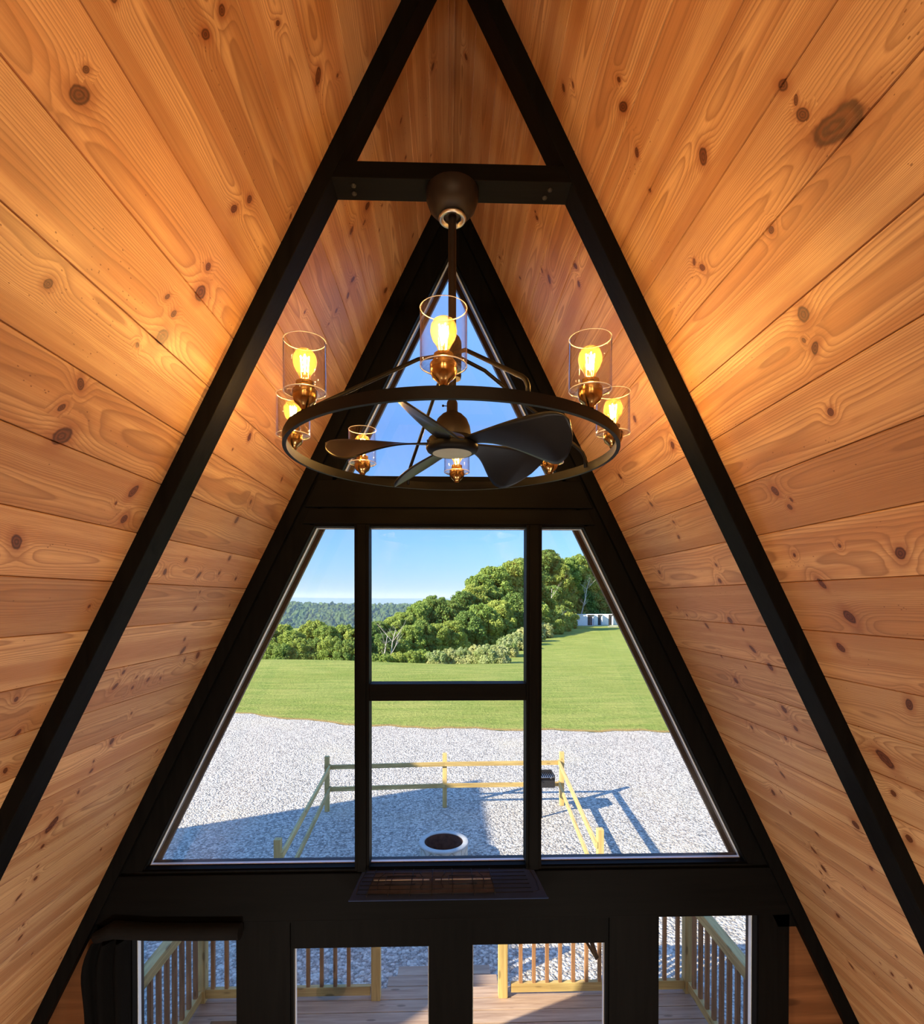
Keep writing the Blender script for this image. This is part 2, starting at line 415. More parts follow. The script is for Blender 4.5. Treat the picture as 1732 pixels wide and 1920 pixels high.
# ------------------------------------------------------------------ house frame numbers
T = 0.4925; ZA = 6.141; TH = math.atan(T); CT, ST = math.cos(TH), math.sin(TH)
YF = 3.0; YB = -3.3; YOV = 3.30
GR = -0.50; DK = -0.12
def rx(z, off=0.0): return T * (ZA - z) - off      # inner roof half width at height z

KN_L = [(1.2,1.14,2),(1.19,1.21,2),(1.0,1.5,1),(1.01,1.54,3),(1.36,0.98,1),(1.59,0.88,3),(1.67,0.79,1),(1.56,1.3,2),(1.52,1.36,2),(1.53,1.53,2),(1.55,1.6,4),(1.44,1.68,1),(1.49,1.7,2),(1.49,1.77,4),(1.12,1.85,2),(1.42,1.83,1),(1.78,1.18,1),(2.21,0.91,2),(2.28,0.81,1),(2.43,0.98,1),(2.46,1.04,3),(2.16,1.3,1),(2.42,1.14,2),(2.41,1.21,1),(1.31,1.99,2),(1.29,2.06,2),(1.33,2.12,4),(1.68,2.19,3),(1.7,2.28,3),(1.63,2.24,1),(1.35,2.4,3),(1.74,2.58,1),(2.21,1.83,3),(2.13,1.91,1),(2.73,1.89,2),(2.51,2.06,2),(2.46,2.16,3),(2.19,2.38,2),(2.08,2.44,2),(2.36,2.44,2),(2.58,2.34,3),(2.55,2.42,2),(2.77,2.44,2),(2.45,2.52,1),(2.48,2.6,2),(2.86,2.59,1),(2.53,2.76,2),(2.57,2.82,3),(2.14,2.87,2),(2.26,2.91,1),(2.37,2.94,2),(2.48,2.95,1),(2.64,2.88,2),(2.77,2.87,3),(2.13,2.93,2),(2.27,2.96,2),(2.37,3.1,1),(2.32,3.22,3),(2.25,3.29,1),(2.27,3.34,2),(2.25,3.43,1),(2.71,3.58,2),(2.85,3.43,1),(2.72,3.74,1),(2.69,3.78,1),(2.17,3.54,4),(2.18,3.64,2),(2.22,3.75,1),(2.25,3.82,2),(2.19,3.87,2),(2.34,4.09,1),(2.37,4.17,2),(2.76,3.95,1),(1.62,2.88,2),(1.73,3.15,2),(1.7,3.01,2),(2.21,0.9,2),(2.28,0.82,1),(2.24,0.77,3),(2.36,0.67,1),(2.45,0.72,1),(2.43,0.98,2),(2.86,0.44,2),(2.86,0.76,3),(2.21,0.17,2),(2.17,0.45,1),(2.6,0.21,1),(2.36,0.44,1)]
KN_R = [(1.7,0.78,2),(1.65,0.82,1),(1.46,1.0,1),(1.49,1.05,3),(1.52,1.16,2),(1.31,1.36,3),(1.04,1.48,1),(1.04,1.51,2),(0.99,1.58,5),(1.22,1.62,2),(1.5,1.51,1),(1.48,1.54,2),(1.54,1.26,1),(1.24,1.82,4),(1.27,1.87,1),(1.25,1.9,2),(1.29,2.05,2),(1.61,2.19,3),(1.58,2.25,2),(1.56,2.23,1),(1.66,2.4,1),(1.46,2.39,1),(1.28,2.43,3),(1.6,2.5,2),(1.55,2.61,4),(1.65,2.72,3),(2.24,1.72,3),(2.05,1.9,3),(2.65,1.88,2),(2.44,2.02,1),(2.46,2.07,2),(2.33,2.18,1),(2.35,2.25,2),(2.73,2.4,3),(2.15,2.4,1),(2.18,2.47,2),(2.72,2.6,1),(2.65,2.64,1),(2.25,2.65,3),(2.49,2.69,2),(2.18,2.78,3),(2.18,2.69,1),(2.11,2.85,3),(2.31,2.88,1),(2.49,2.85,1),(2.46,2.97,3),(2.16,3.05,3),(2.14,3.13,3),(2.53,3.23,2),(2.26,3.21,2),(2.46,3.4,1),(2.45,3.45,2),(2.64,3.62,3),(2.55,3.58,1),(2.56,3.7,1),(2.39,3.73,2),(2.04,3.52,4),(1.99,3.6,2),(2.08,3.73,2),(2.2,3.89,1),(2.5,3.87,2),(2.49,3.96,3),(2.54,4.01,1),(2.53,4.08,2),(2.6,4.15,2),(2.58,4.27,2),(2.21,4.22,1),(2.38,4.38,1),(2.32,4.39,2),(2.49,4.52,1),(1.48,2.88,3),(1.69,3.12,4),(1.73,3.26,2),(1.76,3.44,3),(2.24,0.78,1),(2.25,0.8,2),(2.43,0.92,1),(2.4,0.98,3),(2.7,0.78,1),(2.83,0.58,1),(2.13,1.1,2),(2.17,1.15,2),(2.2,0.13,2)]

rk = random.Random(5)
for lst in (KN_L, KN_R):
    for _ in range(16): lst.append((rk.uniform(0.2, 1.1), rk.uniform(0.3, 4.0), rk.choice((1, 2, 2, 3))))
    for _ in range(26): lst.append((rk.uniform(0.2, 2.95), rk.uniform(4.3, 6.7), rk.choice((1, 2, 2, 3))))
    for _ in range(40): lst.append((rk.uniform(-3.2, 0.1), rk.uniform(0.2, 6.5), rk.choice((1, 2, 3))))
KR = {1: 0.0055, 2: 0.009, 3: 0.0135, 4: 0.019, 5: 0.027}
def roof_side(name, side, knots, mat):
    # v samples: boards with a v-groove between them
    vs = [0.0]; k = 0
    v0 = PH_B
    while True:
        base = PH_B + k * PITCH_B
        if base > 6.95: break
        vs += [base - 0.0022, base, base + 0.0022] if base > 0.003 else []
        vs += [base + 0.0022 + (PITCH_B - 0.0044) * q / 10.0 for q in range(1, 10)]
        k += 1
    vs = sorted(v for v in set(vs) if 0 <= v <= ZA / CT + 0.05)
    us = list(np.arange(YB, 0.2, 0.12)) + list(np.arange(0.2, YF + 0.001, 0.0175)) + [YOV]
    us = sorted(set(round(float(x), 4) for x in us))
    U, V = np.meshgrid(np.array(us), np.array(vs), indexing='ij')
    fr = ((V - PH_B) / PITCH_B); near = np.abs(fr - np.round(fr)) * PITCH_B
    depth = np.where(near < 0.001, 0.005, 0.0)
    # position: apex (0, y, ZA) going down-slope
    nx, nz = side * CT, ST          # outward normal
    X = side * V * ST + nx * depth; Z = ZA - V * CT + nz * depth
    co = np.stack([X, U, Z], -1).reshape(-1, 3)
    nu, nv = U.shape
    ii, jj = np.meshgrid(np.arange(nu - 1), np.arange(nv - 1), indexing='ij')
    a = (ii * nv + jj).ravel(); quads = np.stack([a, a + 1, a + nv + 1, a + nv], -1)
    if side > 0: quads = quads[:, ::-1]
    me = bpy.data.meshes.new(name)
    me.vertices.add(len(co)); me.vertices.foreach_set('co', co.ravel())
    me.loops.add(quads.size); me.loops.foreach_set('vertex_index', quads.ravel().astype(np.int32))
    me.polygons.add(len(quads)); me.polygons.foreach_set('loop_start', np.arange(0, quads.size, 4, dtype=np.int32))
    me.update(calc_edges=True)
    uvl = me.uv_layers.new(name='UVMap'); uvv = np.stack([U.ravel(), V.ravel()], -1)[quads.ravel()]
    uvl.data.foreach_set('uv', uvv.ravel().astype(np.float32))
    Uf = .25 * (U[:-1, :-1] + U[1:, :-1] + U[:-1, 1:] + U[1:, 1:]); Vf = .25 * (V[:-1, :-1] + V[1:, :-1] + V[:-1, 1:] + V[1:, 1:])
    best = np.full(Uf.shape, 1e9); PRM = np.zeros(Uf.shape + (7,)); PRM[..., 2] = 1
    rr = random.Random(3 + side)
    for (ku, kv, ks) in knots:
        r = KR[ks] * rr.uniform(0.85, 1.2)
        # knots stay inside their board
        b = math.floor((kv - PH_B) / PITCH_B); lo = PH_B + b * PITCH_B
        
        an = rr.uniform(0.45, 0.8); el = rr.uniform(1.0, 1.8); ca, sa = math.cos(an * rr.choice((-1, 1))), math.sin(an * rr.choice((-1, 1)))
        du, dv = (Uf - ku), (Vf - kv)
        if ks == 5: el = 2.3; ca, sa = math.cos(0.35), -math.sin(0.35)
        if ks == 5: pa, qa = 1 / (r * el), 1 / r
        else: pa, qa = 1 / r, 1 / (r * el)
        p = (du * ca + dv * sa) * pa; q = (-du * sa + dv * ca) * qa
        d = np.sqrt(p * p + q * q)
        sel = (d < best) & (d < 14)
        best[sel] = d[sel]
        PRM[sel] = (ku, kv, ca, sa, pa, qa, r)
    # evaluated on the four corners of every face, so it interpolates exactly
    uq = U.ravel()[quads]; vq = V.ravel()[quads]; pr = PRM.reshape(-1, 7)[:, None, :]
    dU = uq - pr[..., 0]; dV = vq - pr[..., 1]
    pp = (dU * pr[..., 2] + dV * pr[..., 3]) * pr[..., 4]; qq = (-dU * pr[..., 3] + dV * pr[..., 2]) * pr[..., 5]
    rr7 = np.broadcast_to(pr[..., 6], pp.shape)
    pp = np.where(rr7 > 0, pp, 50.0); qq = np.where(rr7 > 0, qq, 50.0)
    at = me.attributes.new('knot', 'FLOAT_VECTOR', 'CORNER')
    at.data.foreach_set('vector', np.stack([pp, qq, rr7], -1).reshape(-1).astype(np.float32))
    me.shade_flat()
    me.materials.append(MAT[mat])
    o = bpy.data.objects.new(name, me); C.objects.link(o); o['kind'] = 'structure'
    return o
roof_side('wall_left', -1, KN_L, 'pine_left')
roof_side('wall_right', 1, KN_R, 'pine_right')
# outer roof skins (thickness of the roof)
for side, nm in ((-1, 'trim_1'), (1, 'trim_2')):
    m = Mesh(); off = 0.014; th = 0.17
    A = Vector((side * off * CT, 0, ZA + off * ST)); d = Vector((side * ST, 0, -CT)); nrm = Vector((side * CT, 0, ST)); L = ZA / CT + 0.35
    apex_in = Vector((0, 0, ZA + off / ST)); apex_out = Vector((0, 0, ZA + (off + th) / ST))
    poly = [apex_in, apex_in + d * (L + 0.02), apex_out + d * (L + 0.3), apex_out]
    m.prism(poly, (0, YB - 0.15, 0), (0, YOV, 0)); struct(nm, m, 'roof_metal')
    # fascia / soffit strip of the roof overhang
    m = Mesh()
    a_in = Vector((0, 0, ZA - 0.02 / ST)); a_out = Vector((0, 0, ZA + 0.0))
    poly = [a_in, a_in + d * (L - 0.1), a_out + d * (L - 0.08), a_out]
    m.prism(poly, (0, YF + 0.125, 0), (0, YOV, 0))
    struct('trim_3' if side < 0 else 'trim_4', m, 'soffit')
    m = Mesh()
    a_in = Vector((0, 0, 5.80)); a_out = Vector((0, 0, ZA + 0.20 / ST))
    m.prism([a_in, a_in + d * (L - 0.1), a_out + d * (L + 0.2), a_out], (0, YOV, 0), (0, YOV + 0.03, 0))
    struct('trim_5' if side < 0 else 'trim_6', m, 'soffit')

# ------------------------------------------------------------------ floor, loft, rear wall
m = Mesh(); m.box(-3.1, 3.1, YB, 3.1, -0.12, 0.0); struct('floor', m, 'floor_wood')
m = Mesh(); m.box(-1.85, 1.85, YB + 0.02, 0.35, 2.28, 2.42); struct('loft_floor', m, 'floor_wood')
m = Mesh()
hx = 1.15
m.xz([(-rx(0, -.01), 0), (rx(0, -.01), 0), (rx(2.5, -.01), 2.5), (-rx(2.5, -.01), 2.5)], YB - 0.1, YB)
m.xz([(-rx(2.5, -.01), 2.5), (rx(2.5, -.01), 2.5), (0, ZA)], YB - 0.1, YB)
struct('wall_back', m, 'shaded_pine' if 'shaded_pine' in MAT else wood('shaded_pine', (0.12, 0.045, 0.016), (0.24, 0.10, 0.038), 0, 0.6, 0.5, 0.2))  # shares the pine whose colour is darkened for the corner shade

# ------------------------------------------------------------------ gable wall (front), black framing
GY0, GY1 = YF + 0.004, YF + 0.12
WOFF = 0.182
m = Mesh()
def slope_piece(s, z0, z1, o0, o1, y0, y1, mb):
    pts = [(s * rx(z0, o0), z0), (s * rx(z1, o0), z1), (s * max(0.0, rx(z1, o1)), z1), (s * max(0.0, rx(z0, o1)), z0)]
    if s > 0: pts = pts[::-1]
    mb.xz(pts, y0, y1)
ztop = ZA - WOFF / T
for s in (-1, 1):
    slope_piece(s, 2.0, ztop, -0.008, WOFF, GY0, GY1, m)
    pts = [(s * rx(ztop, -0.008), ztop), (0, ZA + 0.01), (0, ztop)]
    m.xz(pts if s < 0 else pts[::-1], GY0, GY1)
    m.box(*sorted((s * 1.745, s * 1.92)), GY0, GY1, 0.0, 2.068)
    m.box(*sorted((s * (0.895 if s > 0 else .880), s * 1.172)), GY0, GY1, 0.0, 2.068)
m.xz([(-rx(4.255, WOFF - .02), 4.255), (rx(4.255, WOFF - .02), 4.255), (rx(4.522, WOFF - .02), 4.522), (-rx(4.522, WOFF - .02), 4.522)], GY0, GY1)
m.xz([(-rx(2.068, WOFF - .02), 2.068), (rx(2.068, WOFF - .02), 2.068), (rx(2.362, WOFF - .02), 2.362), (-rx(2.362, WOFF - .02), 2.362)], GY0 - 0.002, GY1)
struct('wall_front', m, 'black_wood_z')
# boards that stand proud on it
m = Mesh(); m.xz([(-rx(4.352, .09), 4.352), (rx(4.352, .09), 4.352), (rx(4.5, .09), 4.5), (-rx(4.5, .09), 4.5)], YF - 0.016, YF + 0.006, 0.003); struct('trim_7', m, 'black_wood_x')
m = Mesh(); m.xz([(-rx(4.262, .12), 4.262), (rx(4.262, .12), 4.262), (rx(4.343, .12), 4.343), (-rx(4.343, .12), 4.343)], YF - 0.008, YF + 0.006, 0.003); struct('trim_8', m, 'black_wood_x')
m = Mesh(); m.box(-1.93, 1.93, YF - 0.012, YF + .006, 2.085, 2.345, 0.004); struct('trim_9', m, 'black_wood_x')
# gable rafters
for s, nm in ((-1, 'trim_10'), (1, 'trim_11')):
    m = Mesh(); z0 = 0.0
    pts = [(s * rx(z0, -.004), z0), (0, ZA + .004 / T), (0, ZA - 0.075 / T), (s * rx(z0, .075), z0)]
    m.xz(pts if s > 0 else pts[::-1], YF - 0.028, YF + 0.02); struct(nm, m, 'black_wood_z')
    # pine infill in the bottom corners, corner shade put into its darker colour
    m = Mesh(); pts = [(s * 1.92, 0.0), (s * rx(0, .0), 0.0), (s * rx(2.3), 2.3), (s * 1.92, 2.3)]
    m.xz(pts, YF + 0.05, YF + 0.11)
    struct('wall_front_corner' if s < 0 else 'wall_front_corner.001', m, 'shaded_pine' if 'shaded_pine' in MAT else wood('shaded_pine', (0.12, 0.045, 0.016), (0.24, 0.10, 0.038), 0, 0.6, 0.5, 0.2))
# windows
def win(name, outline, mull=(), bars=(), base=None, bead=0.022, trim=0):
    """outline: list of (x,z) clockwise; frame slats around, glass, thin light bead"""
    cx = sum(p[0] for p in outline) / len(outline); z0 = min(p[1] for p in outline)
    e = empty(name, (cx, YF + .06, z0), kind='structure')
    pts = [Vector((p[0], 0, p[1])) for p in outline]; n = len(pts)
    # inward normals
    def inset(d):
        res = []
        cen = sum(pts, Vector()) / n
        for i in range(n):
            a, b, c_ = pts[i - 1], pts[i], pts[(i + 1) % n]
            def nin(p, q):
                t_ = (q - p).normalized(); k = Vector((-t_.z, 0, t_.x))
                return k if k.dot(cen - p) > 0 else -k
            n1, n2 = nin(a, b), nin(b, c_)
            bis = (n1 + n2).normalized(); res.append(b + bis * (d / max(0.15, bis.dot(n1))))
        return res
    def ringm(d0, d1, y0, y1, mat, nm):
        A, B = inset(d0), inset(d1); mb = Mesh()
        for i in range(n):
            j = (i + 1) % n
            mb.prism([A[i], A[j], B[j], B[i]], (0, y0, 0), (0, y1, 0))
        return mb.build(nm, mat, e)
    ringm(-0.004, 0.006, YF + 0.012, YF + 0.055, 'black_wood_x', 'window_frame')
    G = inset(0.002); mb = Mesh(); mb.prism(G, (0, YF + 0.056, 0), (0, YF + 0.060, 0)); mb.build('pane', 'window_glass', e)
    ringm(0.007, 0.011, YF + 0.0605, YF + 0.0605 + bead, 'white_bead', 'glazing_bead')
    ringm(-0.01, 0.008, YF + 0.0605, YF + 0.125, 'soffit', 'outer_stop')
    if trim:
        A, B = inset(0.006), inset(trim)
        for i in range(n):
            j = (i + 1) % n
            if abs(pts[i].x - pts[j].x) > .01 and abs(pts[i].z - pts[j].z) > .01:
                mb = Mesh(); mb.prism([A[i], A[j], B[j], B[i]], (0, YF + .062 + bead, 0), (0, YF + .125, 0)); mb.build('outer_trim', 'soffit', e)
    for (x0, x1, za, zb) in mull:
        mb = Mesh(); mb.box(x0, x1, YF - 0.012, YF + 0.10, za, zb, 0.004); mb.build('mullion', 'black_wood_z', e)
        mb = Mesh(); mb.box(x0 + .016, x1 - .016, YF - 0.022, YF - 0.010, za, zb, 0.003); mb.build('mullion_cover', 'black_wood_z', e)
    for (x0, x1, za, zb) in bars:
        mb = Mesh(); mb.box(x0, x1, YF - 0.010, YF + 0.10, za, zb, 0.004); mb.build('transom_bar', 'black_wood_x', e)
    return e
zt0 = 4.522
win('window_1', [(-rx(zt0, WOFF), zt0), (rx(zt0, WOFF), zt0), (0, ztop)])
win('window_2', [(-rx(2.362, WOFF), 2.362), (rx(2.362, WOFF), 2.362), (rx(4.255, WOFF), 4.255), (-rx(4.255, WOFF), 4.255)],
    mull=[(-.522, -.442, 2.355, 4.26), (.422, .508, 2.355, 4.26)], bars=[(-.442, .422, 3.291, 3.384)])
win('window_3', [(-1.745, .3), (-1.165, .3), (-1.165, 2.068), (-1.745, 2.068)], bead=0.03)
win('window_5', [(1.172, .3), (1.745, .3), (1.745, 2.068), (1.172, 2.068)], bead=0.03)
m = Mesh()
for s in (-1, 1): m.box(*sorted((s * 1.172, s * 1.745)), GY0, GY1, 0.0, 0.30)
struct('trim_12', m, 'black_wood_x')
# double doors
for nm, x0, x1, g0, g1, gz in (('door_1', -.880, .006, -.866, -.117, 1.914), ('door_2', .006, .895, .129, .880, 1.917)):
    e = empty(nm, ((x0 + x1) / 2, YF + .06, 0), kind='structure')
    mb = Mesh(); mb.box(x0, g0 if g0 > x0 else x0 + .002, YF + .02, YF + .075, .01, 2.066); mb.box(g1, x1, YF + .02, YF + .075, .01, 2.066)
    mb.box(g0, g1, YF + .02, YF + .075, gz, 2.066); mb.box(g0, g1, YF + .02, YF + .075, .01, .25)
    mb.build('door_leaf', 'black_wood_z', e)
    mb = Mesh(); mb.box(g0 - .001, g1 + .001, YF + .045, YF + .051, .24, gz + .01); mb.build('pane', 'window_glass', e)
    mb = Mesh()
    mb.box(g0 - .001, g0 + .004, YF + .052, YF + .078, .25, gz); mb.box(g1 - .004, g1 + .001, YF + .052, YF + .078, .25, gz)
    mb.build('glazing_bead', 'white_bead', e)
    hxx = -.06 if nm == 'door_1' else .07
    mb = Mesh(); mb.box(hxx - .018, hxx + .018, YF + .006, YF + .019, .95, 1.15, .003); mb.tube([(hxx, YF + .01, 1.05), (hxx, YF - .04, 1.05), (hxx + (.1 if hxx > 0 else -.1), YF - .04, 1.05)], .008)
    mb.build('door_handle', 'black_metal', e)
# folding arm at the right door
e = empty('door_closer', (.84, YF + .1, 1.93), 'black folding metal arm hanging across the top right corner of the right door glass', 'door closer')
mb = Mesh(); mb.bar((.80, YF + .11, 1.935), (.868, YF + .16, 1.735), .012, .022); mb.build('upper_arm', 'black_metal', e)
mb = Mesh(); mb.bar((.752, YF + .12, 1.935), (.862, YF + .175, 1.735), .008, .014); mb.build('lower_arm', 'black_metal', e)
mb = Mesh(); mb.box(.70, .86, YF + .125, YF + .165, 1.925, 1.965, .003); mb.build('mounting_plate', 'black_metal', e)

# black fabric shade / drape around the left side window
e = empty('window_drape', (-1.75, YF - .08, 0.6), 'black fabric drape bunched down the left side of the lower left window', 'curtain')
mb = Mesh()
bm = mb.bm
def drape(bm):
    nz, nx = 40, 20
    g_ = []
    for i in range(nz + 1):
        z = 0.3 + (2.02 - 0.3) * i / nz; row = []
        tt = i / nz
        wL = -1.955 + (0.06 * max(0, (tt - .86) / .14) ** 2 if tt > .86 else 0) + .012 * math.sin(z * 9)
        wR = -1.728
        for k in range(nx + 1):
            x = wL + (wR - wL) * k / nx
            y = YF - .045 - .028 * math.cos(k / nx * math.pi * 5 + .4 * math.sin(z * 3)) - 0.025 * math.sin(math.pi * k / nx)
            row.append(bm.verts.new((x, y, z)))
        g_.append(row)
    fs = []
    for i in range(nz):
        for k in range(nx):
            f = bm.faces.new([g_[i][k], g_[i][k + 1], g_[i + 1][k + 1], g_[i + 1][k]]); f.smooth = True; fs.append(f)
    r = bmesh.ops.solidify(bm, geom=fs, thickness=0.006)
drape(bm); mb.build('drape_panel', 'black_fabric', e)
mb = Mesh(); mb.tube([(-1.90, YF - .04, 2.03), (-1.80, YF - .045, 2.075), (-1.6, YF - .045, 2.06), (-1.3, YF - .045, 2.055), (-1.13, YF - .045, 2.055)], [.03, .045, .043, .043, .042], 16)
mb.build('rolled_top', 'black_fabric', e)

# ------------------------------------------------------------------ near truss
e = empty('roof_truss', (0, 1.85, 0), 'black timber A-frame truss of two long rafters joined by a flat collar beam', 'roof truss')
TY0, TY1 = 1.797, 1.903
for s in (-1, 1):
    mb = Mesh()
    pts = [(s * rx(0, -.002), 0.0), (0, ZA + .002 / T), (0, ZA - .057 / T), (s * rx(0, .057), 0.0)]
    mb.xz(pts if s > 0 else pts[::-1], TY0, TY1, 0.003); o = mb.build('rafter', 'black_wood_z', e)
mb = Mesh(); zb0, zb1 = 5.226, 5.281
mb.xz([(-rx(zb0, .050), zb0), (rx(zb0, .050), zb0), (rx(zb1, .050), zb1), (-rx(zb1, .050), zb1)], TY0 + .002, TY1 - .002, .002); mb.build('collar_beam', 'black_wood_x', e)
for x in (-.325, .325):
    for y in (1.832, 1.868):
        mb = Mesh(); mb.lathe([(.0, -.004), (.007, -.004), (.0085, 0), (.0085, .004), (0, .004)], x + random.uniform(-.01, .01), y, 5.225, 12); mb.build('bolt', 'grill_steel', e)

# ------------------------------------------------------------------ chandelier with fan
CX, CYY = 0.0, 1.85
ch = empty('chandelier_fan', (CX, CYY, 5.225), 'round black ring chandelier with eight glowing glass-shaded bulbs and a five-blade fan inside', 'chandelier')
mb = Mesh(); mb.lathe([(.0, 0), (.088, 0), (.089, -.006), (.087, -.03), (.078, -.055), (.062, -.073), (.046, -.083), (.0, -.083)], CX, CYY, 5.2255, 40); smooth_angle(mb.build('canopy', 'bronze_metal', ch), 50)
mb = Mesh(); mb.lathe([(.030, -.084), (.046, -.084), (.047, -.092), (.044, -.097), (.036, -.097), (.034, -.090), (.030, -.090)], CX, CYY, 5.2255, 40); mb.build('canopy_collar', 'steel', ch)
mb = Mesh(); mb.tube([(CX, CYY, 5.16), (CX, CYY, 4.49)], .0135, 20); smooth_angle(mb.build('downrod', 'bronze_metal', ch))
mb = Mesh(); mb.lathe([(0, .045), (.012, .045), (.024, .036), (.031, .02), (.032, 0), (.032, -.02), (.030, -.085), (.031, -.092), (.029, -.105), (0, -.105)], CX, CYY, 4.70, 28); smooth_angle(mb.build('arm_hub', 'black_metal', ch), 50)
# ring
RO, RI, ZR0, ZR1 = .548, .536, 4.329, 4.360
mb = Mesh(); mb.lathe([(RI, ZR0), (RO, ZR0), (RO, ZR1), (RI, ZR1)], CX, CYY, 0, 160, True)
o = smooth_angle(mb.build('ring', 'ring_metal', ch), 50)
for a in (-70, 20, 110, 200):
    ca, sa = math.cos(R_(a)), math.sin(R_(a)); P = lambda r, z: (CX + ca * r, CYY + sa * r, z)
    mb = Mesh(); mb.tube([P(.028, 4.672), P(.12, 4.643), P(.505, 4.412), P(.522, 4.398), P(.533, 4.38), P(.535, 4.345)], .0065, 10)
    mb.build('support_arm', 'black_metal', ch)
# motor
mb = Mesh(); mb.lathe([(0, .155), (.0165, .155), (.0185, .148), (.0185, .122), (.022, .116), (.034, .110), (.050, .094), (.060, .070), (.064, .045), (.063, .034), (.055, .030)], CX, CYY, 4.365, 40); smooth_angle(mb.build('motor_housing', 'bronze_metal', ch), 50)
mb = Mesh(); mb.tube([(CX - .016, CYY - .004, 4.503), (CX - .030, CYY - .006, 4.503)], .0016, 8); mb.lathe([(0, .004), (.0035, .003), (.0035, -.003), (0, -.004)], CX - .031, CYY - .006, 4.503, 10); mb.build('set_screw', 'black_metal', ch)
mb = Mesh(); mb.lathe([(.050, .032), (.078, .030), (.081, .026), (.081, .010), (.088, .006), (.089, -.004), (.084, -.014), (.072, -.021), (.0665, -.022), (.0665, -.014), (0, -.014)], CX, CYY, 4.365, 48); smooth_angle(mb.build('motor_rim', 'ring_metal', ch), 45)
mb = Mesh(); mb.lathe([(.0, -.016), (.066, -.016), (.066, -.0215), (.05, -.0235), (.0, -.025)], CX, CYY, 4.365, 40); smooth_angle(mb.build('light_lens', 'light_lens', ch), 60)
# blades
def blade_mesh():
    bm = bmesh.new(); NS, NT = 30, 12; rows = []
    for i in range(NS + 1):
        s = i / NS; r = .066 + .362 * s
        tip = math.sqrt(max(0.0, 1 - max(0, (s - .80) / .20) ** 2))
        a = -.028 - .010 * math.sin(s * math.pi)              # straight leading edge
        b = .024 + .124 * math.sin(min(1, s / .72) * math.pi / 2) ** 2.2
        if s > .62: b -= .060 * ((s - .62) / .38) ** 1.6
        mid = -.01 + .02 * s
        a = mid + (a - mid) * tip; b = mid + (b - mid) * tip
        pitch = R_(min(36, 10 + 36 * s)) ; row = []
        for k in range(NT + 1):
            t_ = a + (b - a) * k / NT
            cup = .06 * (t_ - mid) * (t_ - mid) * 6
            z = -math.tan(pitch) * t_ * .92 + cup - .004 + .028 * max(0, s - .75) * 1.0
            row.append(bm.verts.new((r, t_ * math.cos(pitch * .3), z)))
        rows.append(row)
    fs = []
    for i in range(NS):
        for k in range(NT):
            f = bm.faces.new([rows[i][k], rows[i + 1][k], rows[i + 1][k + 1], rows[i][k + 1]]); f.smooth = True; fs.append(f)
    bmesh.ops.remove_doubles(bm, verts=bm.verts, dist=1e-5)
    bmesh.ops.solidify(bm, geom=list(bm.faces), thickness=0.005)
    for f in bm.faces: f.smooth = True
    me = bpy.data.meshes.new('fan_blade'); bm.to_mesh(me); bm.free(); me.materials.append(MAT['blade_finish']); return me
bme = blade_mesh()
for a in (-110, -38, 34, 106, 178):
    o = bpy.data.objects.new('fan_blade', bme); C.objects.link(o); o.parent = ch
    o.location = (0, 0, 4.383 - 5.225); o.rotation_euler = (0, 0, R_(a))
    mb = Mesh(); ca, sa = math.cos(R_(a)), math.sin(R_(a))
    mb.bar((CX + ca * .05, CYY + sa * .05, 4.383), (CX + ca * .085, CYY + sa * .085, 4.383), .036, .008, bev=.002); mb.build('blade_bracket', 'bronze_metal', ch)
# lamps on the ring
def lamp_parts():
    d = {}
    mb = Mesh(); mb.lathe([(0, -.002), (.010, -.002), (.012, .004), (.017, .010), (.027, .018), (.032, .030), (.033, .050), (.031, .053), (.0, .053)], 0, 0, 0, 28)
    mb.lathe([(.026, .053), (.026, .060), (.022, .062), (.022, .066), (.0235, .068), (.0235, .074), (.019, .077), (0, .077)], 0, 0, 0, 28)
    o = mb.build('lamp_socket', 'brass'); smooth_angle(o, 35); d['s'] = o
    mb = Mesh(); mb.lathe([(.025, .041), (.050, .0405), (.055, .044), (.0565, .05), (.0565, .183), (.0558, .1838), (.0548, .183), (.0548, .052), (.052, .0455), (.025, .0445)], 0, 0, 0, 48, True)
    o = mb.build('glass_shade', 'shade_glass'); mr = Mesh(); mr.lathe([(.0565, .1825), (.0572, .1838), (.0558, .185), (.0544, .1838)], 0, 0, 0, 48, True); d['q'] = mr.build('shade_rim', 'rim_glass'); mr = Mesh(); mr.lathe([(.0565, .0445), (.0572, .0465), (.0558, .048), (.0548, .0465)], 0, 0, 0, 48, True); d['r'] = mr.build('shade_base_rim', 'rim_glass'); smooth_angle(o, 50); d['g'] = o
    mb = Mesh(); mb.lathe([(.0125, .076), (.0135, .084), (.018, .096), (.026, .108), (.0305, .120), (.0318, .131), (.030, .143), (.024, .154), (.014, .1605), (0, .163)], 0, 0, 0, 32)
    o = mb.build('bulb', 'bulb_glass'); d['b'] = o
    mb = Mesh()
    for k in range(4):
        a = k * math.pi / 2 + .4
        mb.tube([(.011 * math.cos(a), .011 * math.sin(a), .143), (.0065 * math.cos(a), .0065 * math.sin(a), .102)], .0014, 5)
    o = mb.build('filament', 'filament'); d['f'] = o
    mb = Mesh(); mb.tube([(0, 0, .076), (0, 0, .10), (0, 0, .146)], [.004, .0018, .0012], 8)
    o = mb.build('stem', 'quartz'); d['t'] = o
    return d
LP = lamp_parts()
first = True
for k in range(8):
    a = R_(-92.8 + 45 * k); x, y = .542 * math.cos(a), .542 * math.sin(a)
    s_ = LP['s'] if first else LP['s'].copy()
    if not first: C.objects.link(s_)
    s_.parent = ch; s_.location = (x, y, 4.362 - 5.225)
    s_.rotation_euler = (0, 0, k * 1.1)
    for key in 'gbftrq':
        p = LP[key] if first else LP[key].copy()
        if not first: C.objects.link(p)
        p.parent = s_; p.location = (0, 0, 0)
    first = False

